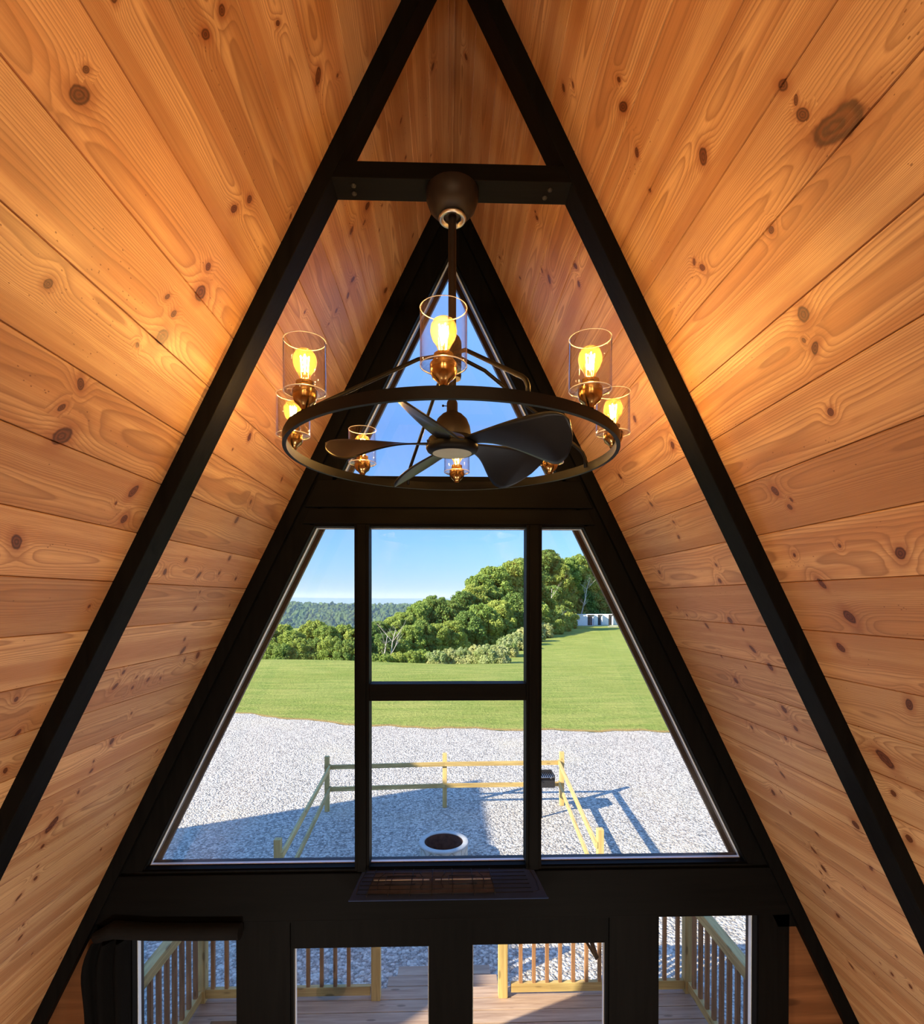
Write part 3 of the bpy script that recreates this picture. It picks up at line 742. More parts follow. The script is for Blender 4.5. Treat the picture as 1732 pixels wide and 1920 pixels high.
# two unseen lamps added to brighten the interior, sited by glints in the panes
for s_, lb in ((-1, 'small globe lamp added for fill on the left roof slope behind the viewpoint'), (1, 'small globe lamp added for fill on the right roof slope behind the viewpoint')):
    e = empty('wall_fill_lamp', (s_ * .60, -1.5, 4.72), lb, 'lamp', 'added fill lamps over the loft')
    mb = Mesh(); mb.lathe([(.0, .06), (.03, .055), (.05, .035), (.058, .0), (.05, -.035), (.03, -.055), (0, -.06)], s_ * .56, -1.5, 4.72, 20); mb.build('globe', 'rear_fill', e)
    mb = Mesh(); mb.bar((s_ * .61, -1.5, 4.72), (s_ * .70, -1.5, 4.72), .05, .05); mb.build('bracket', 'black_metal', e)

# two unseen globe lamps added below the view to fill the walls
for s_, lb in ((-1, 'globe lamp added for fill on the ground floor at the left wall'), (1, 'globe lamp added for fill on the ground floor at the right wall')):
    e = empty('floor_fill_lamp', (s_ * 1.15, .75, 0), lb, 'lamp', 'added fill lamps on the ground floor')
    mb = Mesh(); mb.lathe([(0, 0), (.14, 0), (.14, .02), (.02, .03), (.012, .04), (.012, .86), (0, .86)], s_ * 1.15, .75, 0, 24); mb.build('stand', 'black_metal', e)
    mb = Mesh(); mb.lathe([(.0, .15), (.075, .13), (.13, .075), (.15, .0), (.13, -.075), (.075, -.13), (0, -.15)], s_ * 1.15, .75, 1.0, 24); mb.build('globe', 'floor_fill', e)

# ------------------------------------------------------------------ heater under the window
e = empty('wall_heater', (0, YF - .06, 2.3), 'dark blue-black electric wall heater with wire grille mounted under the middle window', 'heater')
HB, HF = YF - .014, YF - .145        # back and front edges
zb, zf = 2.357, 2.262
def hp(u_, v_, h=0.0):               # u 0..1 left-right, v 0..1 back to front, on the sloping face
    xl = -.478 + (-.532 + .478) * v_; xr = .464 + (.523 - .464) * v_
    n_ = Vector((0, -(zb - zf), (HB - HF))).normalized()
    n_ = Vector((0, n_.y, abs(n_.z)))
    return Vector((xl + (xr - xl) * u_, HB + (HF - HB) * v_, zb + (zf - zb) * v_)) + n_ * h
mb = Mesh()
A = [hp(0, 0), hp(1, 0), hp(1, 1), hp(0, 1)]
lowz = 2.215
V8 = [mb.bm.verts.new(p) for p in A] + [mb.bm.verts.new((p.x * .93, p.y if i < 2 else HB - .03, lowz)) for i, p in enumerate(A)]
for f in ((0, 1, 2, 3), (7, 6, 5, 4), (0, 4, 5, 1), (1, 5, 6, 2), (2, 6, 7, 3), (3, 7, 4, 0)): mb.bm.faces.new([V8[i] for i in f])
mb.build('housing', 'heater_body', e)
mb = Mesh()
mb.prism([hp(.085, .08), hp(.735, .08), hp(.735, .80), hp(.075, .80)], hp(0, 0, .003) - hp(0, 0), hp(0, 0, .006) - hp(0, 0)); mb.build('reflector', 'reflector', e)
for (u0, u1) in ((.09, .395), (.425, .73)):
    mb = Mesh(); mb.tube([hp(u0, .38, .016), hp(u1, .38, .016)], .0055, 10); mb.build('heating_tube', 'quartz', e)
mb = Mesh()
for v_ in (.06, .17, .30, .43, .56, .70, .84):
    mb.tube([hp(.03, v_, .024), hp(.93, v_, .024)], .0022, 6)
mb.tube([hp(.93, .06, .024), hp(.965, .10, .024), hp(.975, .45, .024), hp(.965, .78, .024), hp(.93, .84, .024)], .0022, 6)
mb.tube([hp(.03, .06, .024), hp(.02, .45, .024), hp(.03, .84, .024)], .0022, 6)
for u_ in (.085, .19, .30, .41, .52, .63, .735): mb.tube([hp(u_, .04, .026), hp(u_, .92, .026)], .0020, 6)
mb.build('wire_grille', 'heater_wire', e)
for (a0, a1) in ((.10, .38), (.44, .71)):
    w_ = a1 - a0; mb = Mesh()
    mb.tube([hp(a0 + .06, .28, .03), hp(a1 - .06, .28, .03), hp(a1 - .06, .55, .03), hp(a0 + .06, .55, .03), hp(a0 + .06, .28, .03)], .0024, 6)
    for (s0, sg) in ((a0 + .02, 1), (a1 - .02, -1)):
        mb.tube([hp(s0 + sg * .02, .15, .03), hp(s0 + sg * .015, .24, .03), hp(s0, .32, .03), hp(s0, .55, .03), hp(s0 + sg * .01, .66, .03), hp(s0, .74, .03)], .0024, 6)
    mb.build('tube_guard', 'heater_wire', e)
mb = Mesh(); mb.prism([hp(0, .96), hp(1, .96), hp(1, 1.0), hp(0, 1.0)], hp(0, 0, 0) - hp(0, 0), hp(0, 0, .010) - hp(0, 0)); mb.build('front_lip', 'heater_body', e)

# ------------------------------------------------------------------ deck
e = empty('wooden_deck', (0, 4.4, GR), 'weathered grey-brown plank deck in front of the cabin doors', 'deck')
mb = Mesh(); y = 3.14; k = 0
bs = []
yb = 5.53
while yb - .157 > 3.1:
    bs.append((yb - .153, yb)); yb -= .162
for (a, b) in bs: mb.box(-2.62, 2.62, a, b, DK - .038, DK, .004)
mb.build('deck_boards', 'deck_board', e)
mb = Mesh(); mb.box(-2.60, 2.60, 5.47, 5.51, DK - .23, DK - .04); mb.box(-2.60, -2.56, 3.15, 5.47, DK - .23, DK - .04); mb.box(2.56, 2.60, 3.15, 5.47, DK - .23, DK - .04)
for x in (-2.4, -.8, .8, 2.4):
    for y_ in (3.3, 5.35): mb.box(x - .07, x + .07, y_ - .07, y_ + .07, GR - .02, DK - .04)
mb.build('deck_frame', 'treated_x', e)
e = empty('deck_steps', (-.05, 5.85, GR), 'wooden steps leading down from the deck opening to the gravel', 'steps')
for (x0, x1, y0, y1, z) in ((-.64, .53, 5.54, 5.70, -.225), (-.64, .53, 5.705, 5.86, -.225), (-.56, .475, 5.87, 6.02, -.335), (-.56, .475, 6.025, 6.18, -.335)):
    mb = Mesh(); mb.box(x0, x1, y0, y1, z - .038, z, .005); mb.build('tread', 'deck_board', e)
for x in (-.52, .40):
    mb = Mesh(); mb.prism([(x, 5.53, GR), (x, 5.53, -.27), (x, 5.86, -.27), (x, 5.86, -.38), (x, 6.17, -.38), (x, 6.17, GR)], (0, 0, 0), (.04, 0, 0)); mb.build('stringer', 'treated_y', e)

# railings
PW = .09
def railing(name, label, p0, p1, bal, posts, axis):
    e = empty(name, ((p0[0] + p1[0]) / 2, (p0[1] + p1[1]) / 2, DK), label, 'railing', 'deck railings')
    d = (Vector(p1) - Vector(p0)).normalized(); P0 = Vector((p0[0], p0[1], 0)); P1 = Vector((p1[0], p1[1], 0))
    mt = 'treated_x' if axis == 'x' else 'treated_y'
    zt = DK + .985
    a, b = P0, P1
    mb = Mesh(); mb.bar(a + Vector((0, 0, zt + .0)), b + Vector((0, 0, zt + .0)), .085, .04, bev=.004); mb.build('top_rail', mt, e)
    mb = Mesh(); mb.bar(a + Vector((0, 0, zt - .065)), b + Vector((0, 0, zt - .065)), .045, .088, bev=.004); mb.build('upper_rail', mt, e)
    mb = Mesh(); mb.bar(a + Vector((0, 0, DK + .085)), b + Vector((0, 0, DK + .085)), .045, .088, bev=.004); mb.build('bottom_rail', mt, e)
    for (x, y_) in bal:
        mb = Mesh(); mb.box(x - .0175, x + .0175, y_ - .0175, y_ + .0175, DK + .128, zt - .108, .002); mb.build('baluster', 'baluster_z', e)
    for (x, y_, h) in posts:
        mb = Mesh(); mb.box(x - PW / 2, x + PW / 2, y_ - PW / 2, y_ + PW / 2, DK - .0, DK + h, .004); mb.build('post', 'treated_z', e)
    return e
ry = 5.40
railing('deck_railing', 'front deck railing left of the steps with a post at the opening', (-2.38, ry), (-.77, ry), [(-1.385 - .133 * k_ + .0, ry) for k_ in range(-3, 8)], [(-.715, ry, 1.03)], 'x')
railing('deck_railing', 'front deck railing right of the steps, its left post sunlit yellow', (.63, ry), (2.38, ry), [(.727 + .1325 * k_, ry) for k_ in range(0, 13)], [(.548, ry, 1.03)], 'x')
railing('deck_railing', 'left side railing of the deck running back to the cabin', (-2.43, 3.30), (-2.43, ry - .04), [(-2.43, ry - .13 - .133 * k_) for k_ in range(0, 15)], [(-2.43, ry + .01, 1.03), (-2.43, 3.26, 1.03)], 'y')
railing('deck_railing', 'right side railing of the deck casting a striped shadow on the gravel', (2.43, 3.30), (2.43, ry - .04), [(2.43, ry - .13 - .133 * k_) for k_ in range(0, 15)], [(2.43, ry + .01, 1.03), (2.43, 3.26, 1.03)], 'y')
# folding chair on the deck, only its corner is seen
cx_, cy0 = -1.56, 4.22
e = empty('folding_chair', (cx_, cy0, DK), 'black folding chair on the deck behind the lower left window', 'chair')
for sx in (-.20, .20):
    mb = Mesh(); mb.bar((cx_ + sx, cy0 - .17, DK + .005), (cx_ + sx, cy0 + .17, DK + .44), .022, .022); mb.build('leg', 'black_metal', e)
    mb = Mesh(); mb.bar((cx_ + sx * .88, cy0 + .20, DK + .005), (cx_ + sx * .88, cy0 - .22, DK + .86), .022, .022); mb.build('leg', 'black_metal', e)
mb = Mesh(); mb.box(cx_ - .17, cx_ + .17, cy0 - .15, cy0 + .19, DK + .43, DK + .45, .004); mb.build('seat', 'black_fabric', e)
mb = Mesh(); mb.bar((cx_, cy0 - .09, DK + .60), (cx_, cy0 - .225, DK + .875), .36, .02, up=(0, 1, 0)); mb.build('backrest', 'black_fabric', e)

# ------------------------------------------------------------------ ground
def border(x):
    pts = [(-60, 50), (-20, 26.5), (-8.0, 20.9), (-5.3, 19.7), (-2.5, 18.6), (2.6, 17.9), (7.3, 17.6), (20, 17.2), (60, 17.0)]
    for (a, ya), (b, yb_) in zip(pts, pts[1:]):
        if x <= b: return ya + (yb_ - ya) * max(0, (x - a)) / (b - a)
    return pts[-1][1]
def sst(a, b, x):
    t_ = min(1, max(0, (x - a) / (b - a))); return t_ * t_ * (3 - 2 * t_)
def woodedge(y): return 5.1 + (y - 50) * 0.337
def gz(x, y):
    yc = 38 + min(6, max(0, -x * .22))
    z = GR
    if y > 17: z = GR + (-.74 - GR) * sst(17, yc, y)
    if y > yc: z = -.74 - 1.45 * sst(yc, yc + 11, y) + .0035 * max(0, y - yc - 11) * (1 if y < 125 else 0) + (.24 if y >= 125 else 0)
    if y > yc + 3:
        d = woodedge(y) - x
        z -= 3.2 * sst(1.0, 14, d) * sst(yc + 3, yc + 16, y)
    z += .05 * math.sin(x * .31 + 1.3) * math.cos(y * .23) * sst(20, 34, y)
    return z
def grid_mesh(name, xs, ysf, mat, zf_, edge=None):
    me = bpy.data.meshes.new(name); co = []; ed = []
    nx = len(xs); ny = None
    for x in xs:
        ys = ysf(x); ny = len(ys)
        for i, y_ in enumerate(ys): co.append((x, y_, zf_(x, y_))); ed.append(max(0, 1 - (y_ - ys[0]) / .6))
    fs = [(i * ny + j, (i + 1) * ny + j, (i + 1) * ny + j + 1, i * ny + j + 1) for i in range(nx - 1) for j in range(ny - 1)]
    me.from_pydata(co, [], fs)
    for p in me.polygons: p.use_smooth = True
    if edge:
        a = me.attributes.new('edge', 'FLOAT', 'POINT'); a.data.foreach_set('value', ed)
    o = link_mesh(name, me, mat); o['kind'] = 'structure'; return o
xs = [-60, -45, -34, -26] + [x * 1.0 for x in range(-22, 23)] + [26, 34, 45, 60]
def wob(x): return .12 * math.sin(x * 2.3) + .07 * math.sin(x * 5.9 + 1)
xs_f = sorted(set([-60, -45, -34, -26] + [x * .25 for x in range(-88, 89)] + [26, 34, 45, 60]))
grid_mesh('gravel_drive', xs_f, lambda x: [-14, -6, 0, 3, 5, 7, 9, 12, 15, border(x) + wob(x) + .02], 'gravel', lambda x, y: GR)
lawn_y = lambda x: (lambda b: [b, b + .1, b + .25, b + .5, b + 1, b + 2] + [b + 2 + (38 - b) * t_ / 12 for t_ in range(1, 13)] + [42, 44, 46, 48, 50, 53, 56, 60, 65, 70, 75, 80, 85, 90, 95, 100, 105, 110, 115, 120, 126, 135, 150, 170])(border(x) + wob(x))
xs_l = sorted(set([-140, -110, -85, -70, -60, -50, -42, -34, -28] + [x * .5 for x in range(-48, 100)] + [55, 62, 70, 85, 100, 120]))
grid_mesh('lawn', xs_l, lawn_y, 'lawn', lambda x, y: gz(x, y) + (.012 if y < 30 else 0), True)
m = Mesh(); m.box(-400, 400, 170, 1400, -62, -60); struct('valley_floor', m, 'leaves_far')

# ------------------------------------------------------------------ split-rail fence
e = empty('rail_fence', (0, 9.5, GR), 'pale two-rail timber fence around three sides of the fire ring on the gravel', 'fence')
FP = [(-2.46, 11.2), (-.05, 11.36), (2.42, 11.4), (-2.28, 7.35), (2.14, 7.55)]
FH = 1.13
for (x, y_) in FP:
    mb = Mesh(); mb.box(x - .045, x + .045, y_ - .045, y_ + .045, GR, GR + FH, .005); mb.build('post', 'treated_z', e)
def frail(a, b, off=(0, 0)):
    for h in (.92, .47):
        mb = Mesh(); A = Vector((a[0] + off[0], a[1] + off[1], GR + h)); B = Vector((b[0] + off[0], b[1] + off[1], GR + h))
        mb.bar(A, B, .038, .09, bev=.004); mb.build('rail', 'treated_x' if abs(B.x - A.x) > abs(B.y - A.y) else 'treated_y', e)
frail((-2.50, 11.2), (-.05, 11.36), (0, -.064)); frail((-.05, 11.36), (2.46, 11.4), (0, -.064))
frail((-2.46, 11.2), (-2.28, 7.30), (.064, 0)); frail((2.42, 11.4), (2.14, 7.50), (-.064, 0))
# fire ring
e = empty('fire_ring', (-.06, 8.95, GR), 'round cast stone fire ring with a rusty steel liner on the shaded gravel', 'fire pit')
mb = Mesh(); mb.lathe([(.385, 0), (.40, .05), (.395, .30), (.39, .325), (.321, .325), (.321, 0)], -.06, 8.95, GR, 48, True, False); smooth_angle(mb.build('stone_wall', 'cast_stone', e), 40)
mb = Mesh(); mb.lathe([(.398, .326), (.41, .332), (.41, .352), (.40, .36), (.325, .36), (.318, .352), (.318, .326)], -.06, 8.95, GR, 48, True); smooth_angle(mb.build('rim', 'cast_rim', e), 60)
mb = Mesh(); mb.lathe([(.309, .003), (.317, .003), (.317, .345), (.309, .345)], -.06, 8.95, GR, 48, True); smooth_angle(mb.build('steel_liner', 'rusty_steel', e), 60)
mb = Mesh(); mb.lathe([(0, .03), (.15, .028), (.305, .015), (.305, .002), (0, .002)], -.06, 8.95, GR, 32); mb.build('ash_bed', 'cast_rim', e)
# pedestal grill
e = empty('pedestal_grill', (1.86, 10.75, GR), 'black steel pedestal grill standing in the far right corner of the fence', 'grill')
gx, gy = 1.86, 10.75
mb = Mesh(); mb.tube([(gx, gy, GR), (gx, gy, GR + .66)], .03, 12); mb.build('pedestal', 'grill_steel', e)
mb = Mesh()
mb.box(gx - .25, gx + .25, gy - .19, gy + .19, GR + .66, GR + .675)
mb.box(gx - .25, gx - .242, gy - .19, gy + .19, GR + .675, GR + .90); mb.box(gx + .242, gx + .25, gy - .19, gy + .19, GR + .675, GR + .90)
mb.box(gx - .242, gx + .242, gy + .182, gy + .19, GR + .675, GR + .90); mb.box(gx - .242, gx + .242, gy - .19, gy - .182, GR + .675, GR + .80)
mb.build('firebox', 'grill_steel', e)
mb = Mesh()
for k in range(13): mb.tube([(gx - .235 + k * .039, gy - .185, GR + .86), (gx - .235 + k * .039, gy + .18, GR + .86)], .006, 6)
mb.tube([(gx - .24, gy - .185, GR + .86), (gx + .24, gy - .185, GR + .86)], .008, 6)
mb.build('grate', 'steel', e)
for x in (-.15, .15):
    mb = Mesh(); mb.tube([(gx + x, gy - .18, GR + .86), (gx + x, gy - .30, GR + .88)], .010, 8); mb.build('handle', 'steel', e)

# ------------------------------------------------------------------ neighbouring cabin that throws the long shadow
e = empty('neighbour_cabin', (-10.0, 3.5, GR), 'dark-roofed A-frame cabin standing to the left of this one', 'cabin')
nx0 = -10.0; ya, yb2 = -.45, 6.7; H = 6.9
mb = Mesh(); poly = [(nx0 - .4925 * H, 0, GR), (nx0 + .4925 * H, 0, GR), (nx0, 0, GR + H)]
for s in (-1, 1):
    a_ = Vector((nx0, 0, GR + H)); b_ = Vector((nx0 + s * .4925 * H, 0, GR)); th = Vector((0, 0, -.42))
    mb.prism([a_, b_, b_ + Vector((-s * .2, 0, 0)), a_ + th], (0, ya, 0), (0, yb2, 0))
mb.build('roof', 'roof_metal', e)
for y_ in (ya + .45, yb2 - .6):
    mb = Mesh(); mb.prism([(nx0 - .4925 * H + .22, 0, GR), (nx0 + .4925 * H - .22, 0, GR), (nx0, 0, GR + H - .45)], (0, y_, 0), (0, y_ + .1, 0)); mb.build('gable_wall', 'soffit', e)

# ------------------------------------------------------------------ white container cabins on the far lawn
def container(x, y_, L, W, label, rz):
    z = gz(x, y_) - .02
    e = empty('container_cabin', (x, y_, z), label, 'cabin', 'white container cabins on the far lawn', rz)
    H = 2.35
    mb = Mesh(); mb.box(-L / 2, -L / 2 + .08, -W / 2, W / 2, 0, H); mb.box(-L / 2, L / 2, W / 2 - .08, W / 2, 0, H); mb.box(L / 2 - .08, L / 2, -W / 2, W / 2, 0, H)
    mb.box(-L / 2, L * .12, -W / 2, -W / 2 + .08, 0, H); mb.build('wall', 'container_white', e, True)
    mb = Mesh(); mb.box(-L / 2 - .05, L / 2 + .05, -W / 2 - .05, W / 2 + .05, H, H + .1); mb.build('roof', 'container_white', e, True)
    mb = Mesh(); mb.box(L * .12, L / 2 - .08, -W / 2 + .25, -W / 2 + .32, 0, H); mb.build('front_panel', 'container_panel', e, True)
    mb = Mesh(); mb.box(L * .14, L * .26, -W / 2 - .02, -W / 2 + .06, 0, H - .02); mb.box(L * .12, L / 2, -W / 2 - .02, -W / 2 + .06, H - .18, H - .02); mb.build('dark_frame', 'container_dark', e, True)
    mb = Mesh(); mb.box(L * .29, L * .38, -W / 2 + .2, -W / 2 + .26, .02, 1.95); mb.build('door', 'container_dark', e, True)
    return e
lab = ['white container cabin at the left end of the row, plain side wall sunlit', 'white container cabin second from the left in the far row', 'white container cabin third from the left in the far row', 'white container cabin partly cut off by the right window frame']
for k in range(4):
    container(30.9 + k * 2.75, 121.0 + k * 1.1, 3.9 if k == 0 else 2.7, 2.6, lab[k], R_(-4))
mb = Mesh()
mb.xz([(27.6, -1.9), (44, -1.9), (44, -1.83), (27.6, -1.83)], 117.6, 119.0)
o = mb.build('paved_strip', 'cast_rim'); o['kind'] = 'structure'; o.location.z = gz(34, 118) + 1.87
# slab pieces lying on the grass
for (x, y_, s_) in ((35.0, 113.5, 1.0),):
    mb = Mesh(); mb.box(-.9 * s_, .9 * s_, -.4, .4, 0, .14, .03); o = mb.build('stone_slab', 'stone_slab'); o.location = (x, y_, gz(x, y_) - .03)
    tag(o, 'flat grey stone slab lying on the grass below the white container cabins', 'stone')

# ------------------------------------------------------------------ trees
def leaf_proto(seed, nblob, nleaf, shape='round', leaf=.055):
    rg = np.random.RandomState(seed); V = []; F = []; tone = []
    blobs = []
    for i in range(nblob):
        while True:
            p = rg.uniform(-1, 1, 3)
            if np.linalg.norm(p) < 1 and np.linalg.norm(p) > .25: break
        p = p / np.linalg.norm(p) * (np.linalg.norm(p) ** .45)
        x, y, z = p
        if shape == 'round': c = np.array([x * .78, y * .78, .55 + z * .47])
        elif shape == 'tall': c = np.array([x * .74, y * .74, .5 + z * .52])
        else: c = np.array([x * .85, y * .85, .42 + z * .40])
        blobs.append((c, rg.uniform(.13, .27) * (1 - .2 * max(0, z))))
    nL = nblob * nleaf
    cs = np.repeat(np.array([b[0] for b in blobs]), nleaf, 0); rs = np.repeat(np.array([b[1] for b in blobs]), nleaf)
    btone = np.repeat(rg.uniform(0, 1, nblob), nleaf)
    d = rg.normal(size=(nL, 3)); d[:, 2] += .35; d /= np.linalg.norm(d, axis=1)[:, None]
    rad = rs * rg.uniform(.6, 1.08, nL); P = cs + d * rad[:, None]
    nrm = d * .75 + rg.normal(size=(nL, 3)) * .55; nrm /= np.linalg.norm(nrm, axis=1)[:, None]
    t1 = np.cross(nrm, rg.normal(size=(nL, 3))); t1 /= np.linalg.norm(t1, axis=1)[:, None]; t2 = np.cross(nrm, t1)
    sz = leaf * rg.uniform(.6, 1.3, nL)[:, None]
    q = np.stack([P - t1 * sz, P - t2 * sz * .6 , P + t1 * sz, P + t2 * sz * .6], 1).reshape(-1, 3)
    me = bpy.data.meshes.new('foliage'); n4 = nL * 4
    me.vertices.add(n4); me.vertices.foreach_set('co', q.ravel())
    me.loops.add(n4); me.loops.foreach_set('vertex_index', np.arange(n4, dtype=np.int32))
    me.polygons.add(nL); me.polygons.foreach_set('loop_start', np.arange(0, n4, 4, dtype=np.int32)); me.update(calc_edges=True)
    tn = np.clip(.65 * btone + .35 * rg.uniform(0, 1, nL), 0, 1)
    a = me.attributes.new('tone', 'FLOAT', 'POINT'); a.data.foreach_set('value', np.repeat(tn, 4).astype(np.float32))
    return me
def trunk_proto(seed, mat='bark', dead=False, h=.8):
    rg = random.Random(seed); mb = Mesh()
    def branch(p, d, L, r, lev):
        pts = [p]; rr = [r]; q = p.copy(); dd = d.copy()
        for i in range(5):
            dd = (dd + Vector((rg.uniform(-.16, .16), rg.uniform(-.16, .16), rg.uniform(-.02, .12)))).normalized(); q = q + dd * L / 5
            pts.append(q.copy()); rr.append(r * (1 - .75 * (i + 1) / 5))
        mb.tube(pts, rr, 6 if lev else 8)
        if lev < (3 if dead else 2):
            for i in range(4 if dead else 3):
                k = rg.randint(1, 4); a = rg.uniform(0, 6.28)
                nd = (dd * .5 + Vector((math.cos(a), math.sin(a), rg.uniform(.1, .7)))).normalized()
                branch(pts[k], nd, L * rg.uniform(.35, .55), rr[k] * .55, lev + 1)
    branch(Vector((0, 0, -.03)), Vector((rg.uniform(-.1, .1), rg.uniform(-.1, .1), 1)), h, .022 if not dead else .018, 0)
    bmesh.ops.recalc_face_normals(mb.bm, faces=mb.bm.faces)
    me = bpy.data.meshes.new('trunk'); mb.bm.to_mesh(me); mb.bm.free(); me.materials.append(MAT[mat]); return me
protos = []
for i, (sh, nb) in enumerate((('round', 70), ('round', 85), ('tall', 80), ('tall', 64), ('low', 60))):
    protos.append(leaf_proto(20 + i, nb, 150, sh, .050 if sh != 'low' else .052))
pm = {}
def fol(i, mat):
    if (i, mat) not in pm:
        me = protos[i].copy(); me.materials.append(MAT[mat]); pm[(i, mat)] = me
    return pm[(i, mat)]
trunks = [trunk_proto(40 + i, 'bark') for i in range(3)] + [trunk_proto(50 + i, 'pale_bark') for i in range(2)]
deadm = [trunk_proto(60 + i, 'pale_bark', True, .9) for i in range(2)]
rt = random.Random(11)
def at(px, D): return (px - 836.5) / 1020.0 * D
def tree(px, ytop, D, wpx, proto, mat, trunk, label, group, name='broadleaf_tree', cat='tree'):
    x = at(px, D) ; base = gz(x, D) - .1; top = CAMZ + (1123.6 - ytop) / 1020.0 * D
    h = top - base; wd = wpx / 1020.0 * D
    e = empty(name, (x, D, base), label, cat, group, rt.uniform(0, 6.28))
    wd *= 1.25 if proto != 4 else 1.0
    if proto is not None:
        # crown tiers, each an evenly scaled cluster of leaf clumps
        top_ = h; k_ = 0
        while top_ > .30 * h and k_ < 5:
            ww = wd * ((.78, 1.0, 1.08, 1.05, 1.0)[k_] if proto != 4 else 1.0 + .1 * k_) * rt.uniform(.92, 1.08); sc_ = ww / 1.75
            if 1.06 * sc_ > h: sc_ = h / 1.06
            o = bpy.data.objects.new('foliage', fol(proto if k_ == 0 or proto == 4 else (proto + k_) % 4, mat)); C.objects.link(o); o.parent = e
            o.scale = (sc_ * (1 if proto != 4 else ww / 1.75 / sc_), sc_ * (1 if proto != 4 else ww / 1.75 / sc_), sc_ * rt.uniform(.95, 1.1))
            o.rotation_euler = (0, 0, rt.uniform(0, 6.28)); o.location = (rt.uniform(-.12, .12) * wd, rt.uniform(-.12, .12) * wd, max(-.2, top_ - 1.06 * sc_))
            if proto == 4:
                zs = min(h / .93, .72 * ww); o.scale = (ww / 1.75, ww / 1.75, zs)
                o.location = (rt.uniform(-.1, .1) * wd, 0, max(-.05 * h, top_ - .84 * zs)); top_ -= .55 * zs; k_ += 1
                if o.location.z < 0 or top_ < .3 * h: break
                continue
            top_ -= .55 * 1.06 * sc_; k_ += 1
    t_ = bpy.data.objects.new('trunk', trunks[trunk] if proto is not None else deadm[trunk]); C.objects.link(t_); t_.parent = e
    t_.scale = (h * .9, h * .9, h) if proto is None else (h * .8, h * .8, h * .95)
    return e
ORD = ['first', 'second', 'third', 'fourth', 'fifth', 'sixth', 'seventh', 'eighth', 'ninth', 'tenth', 'eleventh', 'twelfth', 'thirteenth', 'fourteenth', 'fifteenth', 'sixteenth', 'seventeenth', 'eighteenth', 'nineteenth', 'twentieth', 'twenty-first', 'twenty-second']
grpA = [(470, 1192, 60, 55), (497, 1178, 58, 50), (528, 1172, 60, 52), (558, 1182, 56, 48), (588, 1168, 61, 56), (618, 1174, 57, 48), (645, 1176, 60, 50), (668, 1182, 57, 44)]
for i, (px, yt, D, wp) in enumerate(grpA):
    tree(px, yt, D, wp, rt.choice((0, 1)), 'leaves_green', 4 if i == 2 else rt.randrange(3), 'bushy green tree beyond the lawn at far left, %s from the left' % ORD[i], 'trees left of the middle window')
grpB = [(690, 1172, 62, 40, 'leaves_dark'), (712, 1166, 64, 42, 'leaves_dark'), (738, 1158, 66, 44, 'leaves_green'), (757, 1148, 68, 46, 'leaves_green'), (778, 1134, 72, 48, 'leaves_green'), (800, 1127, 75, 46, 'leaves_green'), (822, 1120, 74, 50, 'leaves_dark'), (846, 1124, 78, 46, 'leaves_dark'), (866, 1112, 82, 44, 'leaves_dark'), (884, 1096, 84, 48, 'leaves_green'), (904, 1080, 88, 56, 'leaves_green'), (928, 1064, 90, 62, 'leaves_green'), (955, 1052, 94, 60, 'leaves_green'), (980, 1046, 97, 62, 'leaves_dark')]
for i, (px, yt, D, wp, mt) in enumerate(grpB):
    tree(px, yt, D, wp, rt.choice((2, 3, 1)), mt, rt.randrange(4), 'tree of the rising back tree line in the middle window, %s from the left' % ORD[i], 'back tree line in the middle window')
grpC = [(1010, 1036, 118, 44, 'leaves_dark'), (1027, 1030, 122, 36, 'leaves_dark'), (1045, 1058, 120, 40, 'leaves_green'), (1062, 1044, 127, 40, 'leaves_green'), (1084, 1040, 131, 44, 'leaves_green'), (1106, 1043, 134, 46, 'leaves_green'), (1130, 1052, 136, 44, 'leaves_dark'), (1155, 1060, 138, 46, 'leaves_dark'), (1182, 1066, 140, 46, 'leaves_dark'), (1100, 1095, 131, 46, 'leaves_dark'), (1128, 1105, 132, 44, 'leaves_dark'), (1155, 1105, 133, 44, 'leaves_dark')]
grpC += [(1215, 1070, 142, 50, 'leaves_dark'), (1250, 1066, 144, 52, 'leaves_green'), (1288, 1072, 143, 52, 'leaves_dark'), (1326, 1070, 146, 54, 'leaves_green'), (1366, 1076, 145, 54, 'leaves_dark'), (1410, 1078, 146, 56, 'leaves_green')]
for i, (px, yt, D, wp, mt) in enumerate(grpC):
    tree(px, yt, D, wp, rt.choice((2, 3)), mt, rt.randrange(5), ('tall tree behind the white cabins in the right window, %s from the left' % ORD[i]) if i < 9 else (('lower dark tree right behind the white cabins, %s from the left' % ORD[i - 9]) if i < 12 else ('tree hidden beyond the right window frame, %s past the white cabins' % ORD[i - 12])), 'tall trees in the right window')
grpD = [(716, 1190, 58, 34), (742, 1186, 60, 38), (768, 1172, 63, 44), (795, 1168, 65, 42), (822, 1170, 66, 42), (850, 1165, 68, 46), (878, 1150, 72, 50), (905, 1135, 76, 52), (932, 1128, 80, 54), (960, 1118, 85, 56), (986, 1108, 92, 54), (1012, 1100, 100, 50), (1036, 1100, 112, 44), (1056, 1106, 126, 40), (1074, 1114, 129, 38)]
for i, (px, yt, D, wp) in enumerate(grpD):
    tree(px, yt, D, wp, rt.choice((0, 1)), 'leaves_green' if i % 3 else 'leaves_dark', rt.randrange(3), 'lower leafy tree in front of the back tree line, %s from the left' % ORD[i], 'front trees at the wood edge')
grpE = [(486, 1214, 52, 34), (508, 1205, 52, 36), (534, 1208, 51, 36), (562, 1200, 52, 40), (592, 1198, 53, 42), (622, 1196, 52, 44), (648, 1202, 51, 38), (672, 1210, 51, 36)]
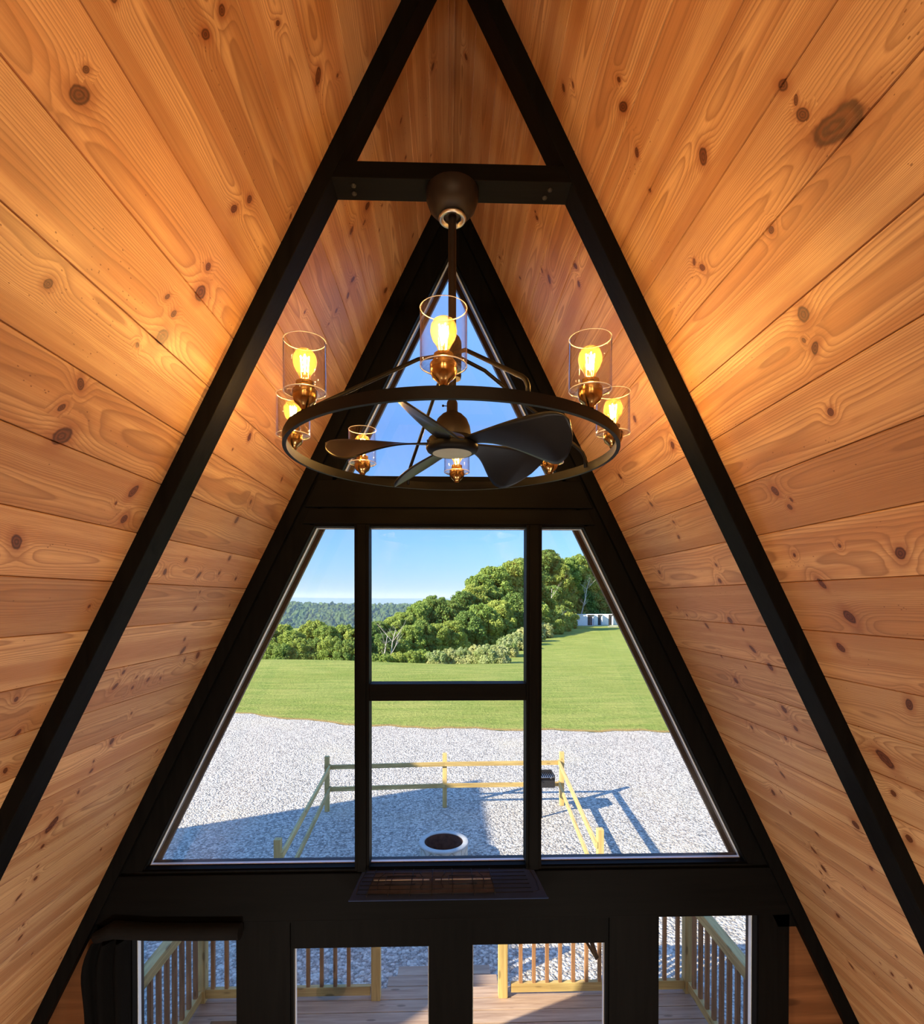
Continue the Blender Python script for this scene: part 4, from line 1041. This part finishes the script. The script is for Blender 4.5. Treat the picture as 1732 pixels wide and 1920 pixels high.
for i, (px, yt, D, wp) in enumerate(grpE):
    tree(px, yt, D, wp, 4, 'leaves_green' if i % 2 else 'leaves_dark', rt.randrange(3), 'rounded bush at the far lawn edge in the left window, %s from the left' % ORD[i], 'bushes left of the middle window', 'green_bush', 'bush')
grpF = [(700, 1226, 49, 28), (722, 1228, 49, 28), (746, 1224, 50, 30), (770, 1222, 50, 32), (795, 1220, 51, 34), (820, 1222, 50, 34), (843, 1218, 51, 34), (866, 1216, 51, 36), (890, 1212, 51, 38), (914, 1212, 50, 40), (936, 1212, 50, 36), (952, 1196, 57, 36), (968, 1188, 64, 36), (984, 1180, 70, 36), (1002, 1176, 76, 34), (1020, 1170, 84, 32), (1036, 1160, 92, 34), (1052, 1154, 100, 34), (1068, 1150, 108, 32)]
for i, (px, yt, D, wp) in enumerate(grpF):
    tree(px, yt, D, wp, 4, 'leaves_pale' if 5 <= i <= 15 else 'leaves_green', rt.randrange(3), 'low pale green shrub along the edge of the wood, %s from the left' % ORD[i], 'shrubs along the wood edge', 'leafy_shrub', 'shrub')
for i, (px, yt, D, k_) in enumerate(((724, 1160, 57, 0), (712, 1176, 56, 1), (1033, 1090, 105, 1), (1088, 1072, 126, 0))):
    tree(px, yt, D, 20, None, None, k_, ['bare pale dead tree with many branches beside the left mullion', 'smaller bare dead tree just left of the big dead one', 'bare leaning pale branches right of the right mullion', 'bare pale trunk rising behind the white cabins'][i], None, 'dead_tree', 'tree')

# distant wooded ridge: crowns nobody could count
def ico(sub=1):
    bm = bmesh.new(); bmesh.ops.create_icosphere(bm, subdivisions=sub, radius=1.0); v = np.array([x.co[:] for x in bm.verts]); f = np.array([[y.index for y in x.verts] for x in bm.faces]); bm.free(); return v, f
iv, if_ = ico(2)
rg = np.random.RandomState(4); VV = []; FF = []; TT = []; off = 0
for r_ in range(34):
    t_ = r_ / 33.0; yy = 560 + 150 * t_
    for k in range(84):
        x = -330 + 480 * (k + rg.uniform(-.4, .4)) / 84.0
        z = -50 + 46.5 * sst(-.1, 1.0, t_) ** .8 + 1.4 * math.sin(x * .02) + rg.uniform(-.8, .8)
        s_ = rg.uniform(2.2, 4.6)
        vv = iv * np.array([s_, s_, s_ * rg.uniform(.9, 1.35)]) * rg.uniform(.62, 1.3, (len(iv), 1)) + np.array([x, yy + rg.uniform(-3, 3), z - 1.5])
        VV.append(vv); FF.append(if_ + off); off += len(iv); TT.append(np.full(len(iv), rg.uniform(0, 1)))
VV = np.concatenate(VV); FF = np.concatenate(FF); TT = np.concatenate(TT)
me = bpy.data.meshes.new('distant_forest'); me.from_pydata(VV.tolist(), [], FF.tolist())
a = me.attributes.new('tone', 'FLOAT', 'POINT'); a.data.foreach_set('value', TT.astype(np.float32))
o = link_mesh('distant_forest', me, 'leaves_far'); tag(o, 'distant wooded ridge of dense treetops hazy with distance', 'forest', kind='stuff')
# faint mountain line on the horizon
me = bpy.data.meshes.new('mountain'); co = []; fs = []
n_ = 140
for i in range(n_ + 1):
    x = -2600 + 4200 * i / n_
    z = 12 + 6 * noise.noise(Vector((x * .0011, 3.1, 0))) * 1.5 + 3 * noise.noise(Vector((x * .005, 9, 0)))
    co += [(x, 4400, -160), (x, 4500, z), (x, 4900, -160)]
for i in range(n_):
    b = i * 3; fs += [(b, b + 3, b + 4, b + 1), (b + 1, b + 4, b + 5, b + 2)]
me.from_pydata(co, [], fs); o = link_mesh('hills', me, 'leaves_far'); o['kind'] = 'structure'
# aerial haze over the valley
m_, t_, out_ = newmat('haze'); g = N(t_)
vs_ = g.n('VolumeScatter'); vs_.inputs['Color'].default_value = (0.42, 0.66, 1.0, 1); vs_.inputs['Density'].default_value = 0.00045; vs_.inputs['Anisotropy'].default_value = 0.0
g.link(vs_.outputs[0], out_.inputs['Volume']); MAT['haze'] = m_
mb = Mesh(); mb.box(-3500, 3500, 220, 5200, -150, 45); o = mb.build('haze', 'haze'); o['kind'] = 'structure'
